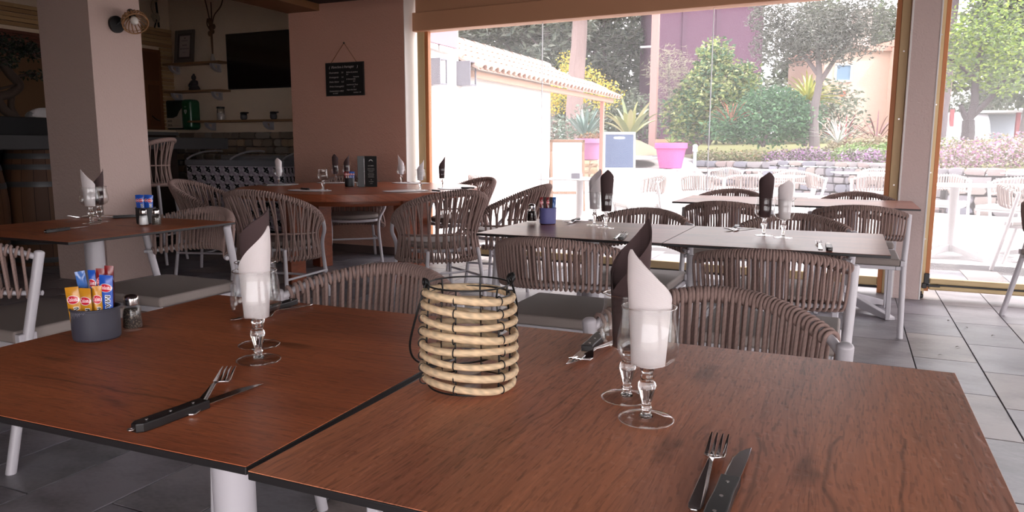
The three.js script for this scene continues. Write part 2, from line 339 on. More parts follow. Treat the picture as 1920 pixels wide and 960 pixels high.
// ---------------------------------------------------------------- tables
function squareTable(label, pos, w, d, top, grainX, m, group, pedestalLeg = true) {
  const t = thing('dining_table', label, 'table', pos, 0, group);
  part('tabletop', rbx(-w / 2, w / 2, top - 0.012, top - 0.0012, -d / 2, d / 2, 0.002), M.blackEdge, t, 'thin black tabletop core');
  const face = rbx(-w / 2 + 0.0006, w / 2 - 0.0006, top - 0.0013, top, -d / 2 + 0.0006, d / 2 - 0.0006, 0.0006, 1);
  const u = face.attributes.uv, p = face.attributes.position;
  for (let i = 0; i < u.count; i++) { const a = (p.getX(i) + w / 2) / w, b = (p.getZ(i) + d / 2) / d; grainX ? u.setXY(i, a, b) : u.setXY(i, b, a); }
  part('wood_surface', face, m, t, 'dark oak wood surface');
  part('support_plate', rbx(-0.2, 0.2, top - 0.03, top - 0.012, -0.2, 0.2, 0.003), M.whiteMetal, t);
  part('pedestal', [cyl(0.04, 0.04, top - 0.075, 32).translate(0, 0.05, 0)], M.whiteMetal, t);
  for (let k = 0; k < 4; k++) {
    const a = PI / 4 + k * PI / 2, L = 0.40;
    const g = extrude([[0.03, 0.05], [0.03, 0.115], [L - 0.05, 0.03], [L, 0.014], [L, 0.0], [L - 0.05, 0.0]], 0.036, 0.004).translate(0, 0, -0.018);
    part('leg', g.rotateY(a), M.whiteMetal, t);
  }
  return t;
}
const oakA = phys([1, 1, 1], 0.38, { map: oakTexA, bumpMap: oakBump, bumpScale: 0.0006, specularIntensity: 0.45 });
const oakB = phys([1, 1, 1], 0.40, { map: oakTexB, bumpMap: oakBump, bumpScale: 0.0006, specularIntensity: 0.45 });
const oakSkySheen = phys([0.68, 0.80, 1.15], 0.30, { map: oakTexA, bumpMap: oakBump, bumpScale: 0.0005, specularIntensity: 1 });  // same oak tinted bluish, the sky sheen put into its colour
squareTable('square wood-topped table in the foreground carrying the grey condiment pot and the lantern', [-1.069, 0, -1.053], 0.824, 0.812, 0.75, true, oakA).rotation.y = 0.025;
squareTable('square wood-topped foreground table right of the joint, fork and knife at its front edge', [-0.224, 0, -1.053], 0.826, 0.808, 0.75, false, oakB);
squareTable('square pedestal table holding the purple condiment pot, in the middle row by the window', [-1.098, 0, -3.375], 0.842, 0.745, 0.75, true, oakSkySheen);
squareTable('square table at the right end of the middle row, with brown and white napkins', [-0.258, 0, -3.372], 0.83, 0.742, 0.75, true, oakSkySheen);
squareTable('bare pale-lit table before the glass wall, its right end by the pillar', [0.038, 0, -5.77], 0.785, 0.80, 0.75, true, oakSkySheen);
squareTable('bare pale-lit table before the glass wall, its left end behind the brown rope chairs', [-0.752, 0, -5.77], 0.785, 0.80, 0.75, true, oakSkySheen);
squareTable('dark wood table with salt and pepper shakers, beside the plaster column', [-3.03, 0, -2.25], 0.84, 0.83, 0.785, true, oakA);

{ // round table of solid reddish wood on four thick legs
  const C = [-3.95, 0, -5.53], t = thing('round_table', 'large round reddish wood table laid with placemats and glasses, in front of the wall pier', 'table', C);
  const rt = tex(1024, 256, (u, v) => { const k = 0.75 + 0.5 * (fbm(u * 3, v * 40, 4) - 0.5) + 0.18 * (vnoise(u * 14, v * 180) - 0.5); return [0.33 * k, 0.085 * k, 0.035 * k]; });
  const m = phys([1, 1, 1], 0.28, { map: rt, specularIntensity: 0.8 });
  const edge = phys([1, 1, 1], 0.35, { map: rt });
  const Rr = 1.04, planks = 9;
  for (let i = 0; i < planks; i++) {     // boards glued side by side, each cut to the disc
    const x0 = -Rr + (2 * Rr) * i / planks, x1 = -Rr + (2 * Rr) * (i + 1) / planks, pts = [], n = 12, e = 0.0012;
    const X = (k) => lerp(x0 + e, x1 - e, k / n), Z = (x) => Math.sqrt(Math.max(0, Rr * Rr - x * x));
    for (let k = 0; k <= n; k++) pts.push([X(k), Z(X(k))]);
    for (let k = n; k >= 0; k--) pts.push([X(k), -Z(X(k))]);
    const g = extrude(pts, 0.052, 0.003); g.rotateX(-PI / 2).translate(0, 0.724, 0);
    const u = g.attributes.uv, p = g.attributes.position; for (let k = 0; k < u.count; k++) u.setXY(k, p.getZ(k) / 2.2 + i * 0.37, p.getX(k) / 2.2 + p.getY(k));
    g.rotateY(PI / 2 - 0.3);
    part('plank', g, m, t);
  }
  part('apron', [lathe([[0.68, 0.66], [0.70, 0.66], [0.70, 0.723], [0.68, 0.723]], 48)], edge, t);
  for (let k = 0; k < 4; k++) { const a = 0.365 + k * PI / 2; part('leg', rbx(-0.07, 0.07, 0, 0.72, -0.07, 0.07, 0.008).rotateY(-a).translate(cos(a) * 0.66, 0, sin(a) * 0.66), edge, t); }
}

// ---------------------------------------------------------------- rope chairs
// side chair facing -z: backrest at +z
function ropeLoop(pT, pB, pB2, rT, r, out) {       // one cord: over the top rail, down, round the lower rail, back up
  const pts = [];
  const o = (p, rad, a) => V(p.x + out.x * cos(a) * rad, p.y + sin(a) * rad, p.z + out.z * cos(a) * rad);
  for (const a of [0, PI * 0.25, PI * 0.5, PI * 0.75, PI]) pts.push(o(pT, rT + r, a));
  for (const a of [PI, PI * 1.3, PI * 1.5, PI * 1.7, PI * 2]) pts.push(o(a < PI * 1.4 ? pB2 : a > PI * 1.6 ? pB : pB2.clone().lerp(pB, 0.5), rT + r, a));
  return new THREE.TubeGeometry(new THREE.CatmullRomCurve3(pts, true, 'centripetal'), 64, r, 7, true);
}
const HW = 0.268;
const topRail = (s) => { const x = HW * s, k = cos(s * PI / 2); return V(x * (1 - 0.02 * k), 0.714 + 0.064 * Math.pow(k, 0.62), 0.118 + 0.197 * Math.pow(k, 0.78)); };
const lowRail = (s) => { const x = (HW - 0.012) * s, k = cos(s * PI / 2); return V(x, 0.588 + 0.024 * k, 0.112 + 0.175 * Math.pow(k, 0.78)); };
function railCurve(f) { return Array.from({ length: 25 }, (_, i) => f(-1 + i / 12)); }
function makeChair(label, strands = true, metal = M.whiteMetal, rope = M.rope, seatM = M.seat, group) {
  const t = thing(strands ? 'dining_chair' : 'terrace_chair', label, 'chair', [0, 0, 0], 0, group);
  part('seat', rbx(-0.245, 0.245, 0.425, 0.468, -0.26, 0.205, 0.012, 3), seatM, t);
  part('seat_frame', [rbx(-0.235, 0.235, 0.40, 0.424, -0.25, -0.225), rbx(-0.25, -0.222, 0.40, 0.424, -0.24, 0.2), rbx(0.222, 0.25, 0.40, 0.424, -0.24, 0.2), rbx(-0.235, 0.235, 0.40, 0.424, 0.17, 0.195), rbx(-0.272, -0.246, 0.425, 0.46, 0.14, 0.205), rbx(0.246, 0.272, 0.425, 0.46, 0.14, 0.205)], metal, t);
  for (const s of [-1, 1]) {
    part('leg', bar([s * 0.215, 0.43, -0.225], [s * 0.222, 0, -0.245], 0.03, 0.03, 0.006), metal, t);
    // rear leg and back post in one sweep
    const c = [[s * 0.268, 0, 0.275], [s * 0.266, 0.25, 0.215], [s * 0.266, 0.44, 0.172], [s * 0.272, 0.58, 0.142], [s * 0.277, 0.728, 0.110]];
    part('rear_post', tube(c, 0.0172, 12, false, 20), metal, t);
  }
  const back = part('backrest', [tube(railCurve(topRail), 0.011, 8, false, 40), tube(railCurve(lowRail), 0.009, 8, false, 40), rod([-HW - 0.004, 0.588, 0.108], [-HW + 0.02, 0.589, 0.12], 0.009), rod([HW + 0.004, 0.588, 0.108], [HW - 0.02, 0.589, 0.12], 0.009)], metal, t);
  const N = strands ? 28 : 16, r = strands ? 0.0052 : 0.007, gs = [], wraps = [];
  for (let i = 0; i < N; i++) {
    const s = -0.965 + 1.93 * (i + 0.5) / N, s2 = s + 0.965 / N, sb = s + 0.25 / N, e = 0.01;
    const T = topRail(s), d = topRail(s + e).sub(topRail(s - e)), out = V(d.z, 0, -d.x).normalize();   // towards the front
    gs.push(ropeLoop(T, lowRail(s), lowRail(sb), 0.011, r, out));
    if (strands) {
      const T2 = topRail(s2), tan = d.normalize();
      const ring = new THREE.TorusGeometry(0.0165, r, 6, 12); ring.applyQuaternion(new THREE.Quaternion().setFromUnitVectors(V(0, 0, 1), tan)); wraps.push(ring.translate(T2.x, T2.y, T2.z));
      const B = lowRail(s2 - 0.4 / N), rb = new THREE.TorusGeometry(0.0145, r, 5, 10); rb.applyQuaternion(new THREE.Quaternion().setFromUnitVectors(V(0, 0, 1), tan)); wraps.push(rb.translate(B.x, B.y, B.z));
    }
  }
  if (strands) { for (const g of gs) part('rope_strand', g, rope, back); part('rope_wrapping', wraps, rope, back); }
  else part('rope_weave', gs, rope, back);
  return t;
}
const brownGroup = undefined;
const chairSpots = [
  [-0.262, -1.545, PI, 'brown rope chair facing the camera, directly behind the napkin glasses on the right foreground table'],
  [-1.165, -1.54, PI + 0.08, 'brown rope dining chair facing the camera, behind the foreground table left of the lantern'],
  [-1.04, -2.92, 0, 'brown rope chair seen from behind, at the purple-pot table, above and right of the lantern'],
  [-0.240, -2.93, 0, 'brown rope chair seen from behind, at the right end table of the middle row'],
  [-1.02, -3.86, PI, 'brown rope chair on the window side of the middle row, behind its left glasses'],
  [-0.235, -3.85, PI, 'brown rope chair on the window side of the middle row, behind its right glasses'],
  [-0.725, -5.22, 0, 'brown rope dining chair seen from behind at the left bare table before the glass wall'],
  [0.07, -5.23, 0, 'brown rope dining chair with full white legs in view, seen from behind beside the pillar'],
  [-0.86, -6.13, PI, 'brown rope chair back just showing beyond the left bare table at the glass'],
  [0.075, -6.13, PI, 'brown rope chair back just showing beyond the right bare table next to the pillar'],
  [-2.915, -2.53, PI, 'brown rope chair with thick white posts, at the dark table by the plaster column'],
  [-2.88, -1.83, 0, 'rope chair with white post, cut by the left photo edge, at the side table'],
  [1.36, -5.80, -1.25, 'brown rope chair cut by the right edge of the photo, by the clear door panel'],
];
const chair0 = makeChair(chairSpots[0][3]);
chairSpots.forEach(([x, z, a, label], i) => { if (i) copy(chair0, [x, 0, z], a, label); else { chair0.position.set(x, 0, z); chair0.rotation.y = a; } });
for (const o of scene.children) if (/^dining_chair_01[01]$/.test(o.name)) o.scale.y = 1.045;   // these two are a slightly taller set

// rope tub armchair facing -z
function makeArmchair(label) {
  const t = thing('rope_armchair', label, 'chair');
  const ang = (s) => s * 2.02;                                   // s -1..1 round the back, 0 = rear
  const top = (s) => { const a = ang(s), k = Math.pow(Math.cos(s * PI / 2), 0.9); return V(0.33 * sin(a), 0.595 + 0.225 * k, 0.02 + 0.30 * cos(a) + 0.03 * k); };
  const mid = (s) => { const a = ang(s) * 0.97; return V(0.285 * sin(a), 0.515 + 0.01 * cos(a), 0.0 + 0.255 * cos(a)); };
  const low = (s) => { const a = ang(s) * 0.95; return V(0.30 * sin(a), 0.345, 0.0 + 0.28 * cos(a)); };
  const line = (f) => Array.from({ length: 33 }, (_, i) => f(-1 + i / 16));
  part('seat', lathe([[0, 0.425], [0.235, 0.425], [0.25, 0.435], [0.25, 0.46], [0.235, 0.472], [0, 0.476]], 40).translate(0, 0, -0.01), M.seat, t);
  part('seat_frame', [tube(Array.from({ length: 24 }, (_, i) => [0.262 * cos(i / 24 * 2 * PI), 0.41, -0.01 + 0.262 * sin(i / 24 * 2 * PI)]), 0.014, 8, true, 60)], M.whiteMetal, t);
  const feet = [[-0.235, -0.235], [0.235, -0.235], [-0.225, 0.245], [0.225, 0.245]];
  for (const [x, z] of feet) part('leg', z < 0 ? tube([[x * 1.08, 0, z * 1.12], [x, 0.41, z * 0.9], [x * 1.28, 0.53, z * 0.6], [x * 1.32, 0.60, z * 0.47]], 0.014, 10, false, 24) : tube([[x * 1.06, 0, z * 1.12], [x * 0.98, 0.25, z], [x * 0.9, 0.41, z * 0.92]], 0.014, 10, false, 14), M.whiteMetal, t);
  for (const s of [-1, 1]) part('stretcher', rod([s * 0.245, 0.205, -0.247], [s * 0.232, 0.205, 0.252], 0.009), M.whiteMetal, t);
  part('stretcher', rod([-0.238, 0.205, 0.0], [0.238, 0.205, 0.0], 0.009), M.whiteMetal, t);
  const back = part('backrest', [tube(line(top), 0.013, 8, false, 60), tube(line(mid), 0.008, 6, false, 60), tube(line(low), 0.010, 8, false, 60)], M.rope, t);
  const N = 38, wraps = [];
  for (let i = 0; i < N; i++) {
    const s = -0.96 + 1.92 * (i + 0.5) / N, d = 0.96 / N, e = 0.01, tw = (i % 2 ? 1 : -1) * d * 0.95;
    const dir = top(s + e).sub(top(s - e)).normalize(), out = V(dir.z, 0, -dir.x).normalize();
    const off = (p, k) => p.clone().addScaledVector(out, k);
    const front = [off(top(s), 0.013).add(V(0, 0.012, 0)), off(top(s + d * 0.1), 0.017), off(mid(s + tw), 0.010), off(low(s), 0.013), off(low(s), 0).add(V(0, -0.014, 0)), off(low(s + d), -0.013), off(mid(s + d + tw), -0.010), off(top(s + d * 0.5), -0.017), off(top(s + d * 0.5), -0.01).add(V(0, 0.014, 0))];
    part('rope_strand', new THREE.TubeGeometry(new THREE.CatmullRomCurve3(front, true, 'centripetal'), 36, 0.0066, 6, true), M.rope, back);
  }
  for (let i = 0; i < 76; i++) {
    const s = -0.985 + 1.97 * i / 75, e = 0.01;
    for (const [f, q] of [[top, 0.0195], [low, 0.0165]]) {
      if (f === low && i % 2) continue;
      const p = f(s), dir = f(s + e).sub(f(s - e)).normalize(), ring = new THREE.TorusGeometry(q, 0.0062, 5, 10);
      ring.applyQuaternion(new THREE.Quaternion().setFromUnitVectors(V(0, 0, 1), dir)); wraps.push(ring.translate(p.x, p.y, p.z));
    }
  }
  part('rope_wrapping', wraps, M.rope, back);
  return t;
}
{
  const C = [-3.95, -5.53], arm0 = makeArmchair('rope tub armchair showing its back, at the round table right of the menu');
  const spots = [
    [-2.72, -4.76, 'rope tub armchair showing its woven back, right of the menu at the round table'],
    [-3.81, -4.31, 'rope tub armchair showing its woven back, left of the menu at the round table'],
    [-2.55, -5.60, 'rope tub armchair at the window end of the round table, left of the purple pot'],
    [-4.55, -6.25, 'rope tub armchair tucked at the far side of the round table against the wall pier'],
    [-5.20, -5.07, 'rope tub armchair at the left of the round table, before the floral freezer'],
    [-3.42, -6.38, 'rope tub armchair whose rim just shows beyond the round table by the window frame'],
  ];
  spots.forEach(([x, z, label], i) => { const a = Math.atan2(x - C[0], z - C[1]); if (i) copy(arm0, [x, 0, z], a, label); else { arm0.position.set(x, 0, z); arm0.rotation.y = a; arm0.userData.label = label; } });
}
// ---------------------------------------------------------------- glasses and napkins
const CAM_R = V(0.913, 0, -0.408), CAM_F = V(0.408, 0, 0.913);    // directions in the room used to face things: along the picture, towards the seats in front
function makeGlass(label) {
  const t = thing('stemmed_glass', label, 'glass');
  part('bowl', lathe([[0.0, 0.0765], [0.012, 0.0775], [0.026, 0.082], [0.038, 0.0905], [0.0432, 0.103], [0.0436, 0.117], [0.0400, 0.138], [0.0374, 0.153], [0.0382, 0.165], [0.0376, 0.1656], [0.0370, 0.165], [0.0362, 0.153], [0.0388, 0.138], [0.0424, 0.117], [0.0420, 0.103], [0.0368, 0.0920], [0.025, 0.0840], [0.012, 0.0797], [0, 0.0790]], 48), M.glassThin, t);
  part('stem', lathe([[0, 0.0045], [0.010, 0.0048], [0.0085, 0.0085], [0.0058, 0.0125], [0.0072, 0.0165], [0.0088, 0.0180], [0.0070, 0.0200], [0.0062, 0.0230], [0.0090, 0.034], [0.0125, 0.046], [0.0135, 0.052], [0.0115, 0.0565], [0.0078, 0.0590], [0.0098, 0.0625], [0.0080, 0.0660], [0.0072, 0.0700], [0.0110, 0.0758], [0, 0.0764]], 10), M.glass, t);
  part('rim', new THREE.TorusGeometry(0.0377, 0.0010, 8, 56).rotateX(PI / 2).translate(0, 0.1652, 0), M.glass, t);
  part('foot_rim', new THREE.TorusGeometry(0.0383, 0.0013, 8, 56).rotateX(PI / 2).translate(0, 0.0018, 0), M.glass, t);
  part('foot', lathe([[0, 0.0004], [0.034, 0.0004], [0.0380, 0.0014], [0.0386, 0.0024], [0.0375, 0.0032], [0.026, 0.0046], [0.013, 0.0072], [0.0085, 0.0042], [0, 0.0042]], 48), M.glassThin, t);
  return t;
}
const napBump = tex(256, 256, (u, v) => { const a = Math.sin(u * 2 * PI * 46) * Math.sin(v * 2 * PI * 46); return 0.5 + 0.3 * a + 0.2 * (vnoise(u * 50, v * 50, 50, 50) - 0.5); }, false);
M.napWhite = phys([0.86, 0.81, 0.815], 0.95, { transmission: 0.35, thickness: 0, side: THREE.DoubleSide, bumpMap: napBump, bumpScale: 0.0006 });
M.napBrown = phys([0.060, 0.035, 0.036], 0.9, { bumpMap: napBump, bumpScale: 0.0005 });
function napkinGeo(th0, hMin, hMax, rb, rt, turns = 1.3, pw = 1.0, flat = 0.85) {
  // a folded paper napkin rolled into a cornet, with real thickness
  const f = (off) => (u, v) => {
    const th = th0 - PI * 0.75 + u * 2 * PI * turns, d = Math.atan2(Math.sin(th - th0), Math.cos(th - th0)), k = Math.pow(1 - Math.abs(d) / PI, pw);
    const top = lerp(hMin, hMax, k), y = v * top, w = Math.min(1, y / hMax);
    const r = lerp(rb, rt, Math.min(1, w * 1.35)) * (1 - 0.13 * u) * (1 + 0.02 * sin(th * 3 + 1)) - off;
    return [r * cos(th), y + 0.0008 * sin(u * 30), r * sin(th) * flat];
  };
  return [surf(f(0), 64, 14), surf(f(0.0011), 64, 14), surf((u, v) => { const a = f(0)(u, 1), b = f(0.0011)(u, 1); return [lerp(a[0], b[0], v), lerp(a[1], b[1], v), lerp(a[2], b[2], v)]; }, 64, 1),
    // inner fold, a strip standing across the roll
    surf((u, v) => { const x = (u - 0.5) * rb * 1.5; return [x * cos(th0 + 1.4), v * hMin * 0.92, x * sin(th0 + 1.4) * flat + 0.004 * sin(u * 9)]; }, 10, 4)];
}
const glass0 = makeGlass('stemmed glass holding a white napkin, in front of the right pair on the foreground table');
let glassUsed = false;
function placeSet(x, y, z, white, th0, tall, glabel, nlabel, group, pw = 1) {
  if (!glassUsed) { glass0.position.set(x, y, z); glass0.userData.label = glabel; glassUsed = true; } else copy(glass0, [x, y, z], R() * 6, glabel, group);
  if (nlabel) single('napkin', napkinGeo(th0, tall === 'full' ? 0.128 : tall ? 0.088 : 0.072, tall === 'full' ? 0.192 : tall ? 0.198 : 0.166, 0.0245, 0.033, 1.3, pw), white ? M.napWhite : M.napBrown, nlabel, 'napkin', [x, y + 0.0815, z]);
}
const TT = 0.7503;
placeSet(-0.243, TT, -1.014, true, 2.35, false, 'stemmed glass with a white napkin, standing frontmost on the right foreground table', 'white paper napkin rolled to a point in the frontmost glass of the right foreground table');
placeSet(-0.293, TT, -1.092, false, -0.75, true, 'stemmed glass with a tall brown napkin, just behind the white napkin glass at right', 'tall brown paper napkin rolled to a point, behind the frontmost white one');
placeSet(-0.958, TT, -1.018, true, -0.2, false, 'stemmed glass with a white napkin, in front of the pair left of the lantern', 'white paper napkin rolled to a point in the glass left of the raffia lantern');
placeSet(-1.032, TT, -1.100, false, -0.6, 'full', 'stemmed glass with a brown napkin, half hidden behind the white napkin left of the lantern', 'brown paper napkin leaning out behind the white one left of the raffia lantern');
placeSet(-1.046, TT, -3.444, false, 1.2, true, 'stemmed glass with a dark brown napkin, right of the purple pot in the middle row', 'dark brown arched napkin in the glass right of the purple pot', undefined, 0.7);
placeSet(-1.136, TT, -3.545, true, -0.9, true, 'stemmed glass with a pale napkin, left behind the brown napkin glass near the purple pot', 'pale napkin partly hidden by the brown arched one near the purple pot', undefined, 0.7);
placeSet(-0.326, TT, -3.445, false, 1.15, true, 'stemmed glass with a dark brown napkin on the right end table of the middle row', 'dark brown arched napkin standing beside a white one on the middle row', undefined, 0.6);
placeSet(-0.242, TT, -3.396, true, 1.15, false, 'stemmed glass with a white napkin on the right end table of the middle row', 'white arched napkin standing beside a dark brown one on the middle row', undefined, 0.6);
placeSet(-3.119, 0.7853, -2.313, true, 2.0, false, 'stemmed glass with a white napkin on the dark side table by the column', 'white napkin in the glass on the dark side table by the column');
placeSet(-3.160, 0.7853, -2.385, false, -0.8, false, 'stemmed glass with a brown napkin, hidden behind the white one on the dark side table', 'brown napkin tip rising behind the white one on the dark side table');
const RT = 0.7795, MAT_T = 0.7835;
placeSet(-4.80, MAT_T, -5.47, true, 1.2, false, 'stemmed glass with a pale napkin at the freezer side of the round table', 'pale napkin in the glass at the freezer side of the round table', undefined, 0.7);
placeSet(-3.93, MAT_T, -5.00, false, 0, false, 'empty stemmed glass on the round table, nearest the camera left of the menu', null);
placeSet(-4.64, MAT_T, -6.10, false, 1.2, true, 'stemmed glass with a brown napkin, left one of the pair before the wall pier', 'brown napkin, left one of two standing together on the round table', undefined, 0.8);
placeSet(-4.55, MAT_T, -6.16, false, -0.5, true, 'stemmed glass with a brown napkin, right one of the pair before the wall pier', 'brown napkin, right one of two standing together on the round table', undefined, 0.8);
placeSet(-4.04, MAT_T, -6.36, true, 2.6, true, 'stemmed glass with a pale napkin right of the menu, at the far table rim', 'pale pointed napkin right of the menu in front of the window frame', undefined, 1);
placeSet(-3.187, MAT_T, -5.30, true, -0.3, false, 'stemmed glass with a pale napkin on the near right placemat of the round table', 'pale pointed napkin in the glass on the near right placemat', undefined, 1);
placeSet(-3.20, MAT_T, -5.68, false, -0.5, true, 'stemmed glass with a brown napkin against the bright window on the round table', 'brown pointed napkin against the bright window on the round table', undefined, 1);

// ---------------------------------------------------------------- cutlery
function forkGeo() {
  const o = [], L = 0.2, head = 0.05, hw = 0.0125;
  // outline, tips towards -z (shape y = forward)
  const pts = [[-0.006, -0.1], [-0.0075, -0.09], [-0.0065, -0.05], [-0.003, 0.01], [-0.003, 0.025], [-0.009, 0.038], [-0.0122, 0.047]];
  for (let i = 0; i < 4; i++) {
    const x0 = -0.0125 + i * 0.00705, w = 0.0038;
    pts.push([x0 + 0.0002, 0.06], [x0 + 0.0008, 0.085], [x0 + w / 2 - 0.0004, 0.1], [x0 + w / 2 + 0.0004, 0.1], [x0 + w - 0.0008, 0.085], [x0 + w, 0.06]);
    if (i < 3) pts.push([x0 + w + 0.0004, 0.0525], [x0 + 0.0066, 0.0525]);
  }
  pts.push([0.0122, 0.047], [0.009, 0.038], [0.003, 0.025], [0.003, 0.01], [0.0065, -0.05], [0.0075, -0.09], [0.006, -0.1], [0.003, -0.103], [-0.003, -0.103]);
  const g = extrude(pts, 0.0014, 0.0005); g.rotateX(-PI / 2);
  const p = g.attributes.position;
  for (let i = 0; i < p.count; i++) {
    const s = -p.getZ(i);                       // -0.1 handle end .. 0.1 tips
    const y = s > 0.02 ? 0.010 - 0.008 * smooth(0.02, 0.055, s) + 0.011 * smooth(0.055, 0.1, s) : 0.002 + 0.009 * smooth(-0.09, 0.02, s);
    p.setY(i, p.getY(i) + y);
  }
  g.computeVertexNormals(); void o; void L; void head; void hw; return g;
}
const FORK = forkGeo();
function makeFork(label) { const t = thing('fork', label, 'fork'); part('fork_body', FORK, M.steel, t); return t; }
function makeKnife(label) {
  const t = thing('steak_knife', label, 'knife');
  const blade = extrude([[-0.0075, 0.004], [-0.008, 0.04], [-0.0075, 0.075], [-0.004, 0.095], [0.002, 0.108], [0.0075, 0.115], [0.0085, 0.09], [0.0088, 0.05], [0.0085, 0.004]], 0.0012, 0.0004).rotateX(-PI / 2).translate(0, 0.0055, 0);
  part('blade', blade, M.steel, t);
  const teeth = []; for (let i = 0; i < 22; i++) teeth.push(new THREE.ConeGeometry(0.0013, 0.0018, 4).rotateZ(PI / 2).translate(-0.0092, 0.0061, -0.02 - i * 0.0028));
  part('serration', teeth, M.steel, t);
  const h = extrude([[-0.0095, 0.006], [-0.0085, -0.03], [-0.0095, -0.075], [-0.0085, -0.1], [-0.004, -0.106], [0.004, -0.106], [0.0095, -0.1], [0.0105, -0.075], [0.009, -0.03], [0.0095, 0.006]], 0.0095, 0.0018).rotateX(-PI / 2).translate(0, 0.002, 0);
  part('handle', h, M.blackPlastic, t, 'black riveted handle');
  for (const z of [0.012, 0.05, 0.088]) part('rivet', cyl(0.0022, 0.0022, 0.0008, 12).translate(0, 0.0131, z), M.steelDull, t);
  part('end_ring', new THREE.TorusGeometry(0.004, 0.0012, 6, 14).rotateX(PI / 2).translate(0, 0.0065, 0.112), M.steelDull, t);
  return t;
}
const fork0 = makeFork('steel fork lying at the front edge of the right foreground table, beside the steak knife');
const knife0 = makeKnife('black-handled steak knife lying at the front edge of the right foreground table, beside the fork');
fork0.position.set(-0.131, TT, -0.867); fork0.rotation.y = 0.02;
knife0.position.set(-0.103, TT, -0.838); knife0.rotation.y = -0.03;
const face = (a, b) => Math.atan2(-(b[0] - a[0]), -(b[1] - a[1]));     // turn that points -z from a to b
function pairCut(kx, kz, kTurn, fx, fz, fTurn, y, lk, lf) {
  if (lk) copy(knife0, [kx, y, kz], kTurn, lk);
  if (lf) copy(fork0, [fx, y, fz], fTurn, lf);
}
pairCut(-0.855, -0.785, face([-0.863, -0.662], [-0.845, -0.913]), -0.893, -0.845, 0.52, TT, 'black-handled steak knife lying at the front edge of the left foreground table', 'steel fork crossing under the knife at the left foreground table');
pairCut(-0.433, -1.325, PI + 0.05, -0.412, -1.318, PI - 0.12, TT, 'black-handled steak knife at the far edge of the foreground, between lantern and napkin glasses', 'steel fork lying against the knife between lantern and napkin glasses');
pairCut(-1.222, -1.335, PI + 0.06, -1.185, -1.34, PI - 0.03, TT, 'black-handled steak knife at the far edge of the left foreground table, behind the white napkin', 'steel fork at the far edge of the left foreground table, behind the white napkin');
pairCut(-1.285, -3.66, PI + 0.1, -1.262, -3.64, PI - 0.3, TT, 'black-handled knife on the window side of the middle row, right of the purple pot', 'fork on the window side of the middle row, right of the purple pot');
pairCut(-0.868, -3.12, 0.15, -0.892, -3.14, 0.05, TT, 'black-handled knife at the near edge of the middle row, behind the tall brown napkin', 'fork at the near edge of the middle row, behind the tall brown napkin');
pairCut(-0.47, -3.66, PI + 0.1, -0.45, -3.64, PI - 0.6, TT, 'black-handled knife on the window side of the middle row, left of the brown napkin', 'fork on the window side of the middle row, left of the brown napkin');
pairCut(-0.055, -3.14, 0.05, -0.088, -3.15, 0.08, TT, 'black-handled knife at the right front corner of the middle row tables', 'fork at the right front corner of the middle row tables');
pairCut(-2.975, -2.09, 0.2, -3.40, -2.52, 2.4, 0.7853, 'black-handled knife at the near edge of the dark side table', 'fork lying on the far side of the dark side table');
copy(knife0, [-3.27, 0.7853, -2.55], 2.6, 'black-handled knife lying on the far side of the dark side table, left of the shakers');

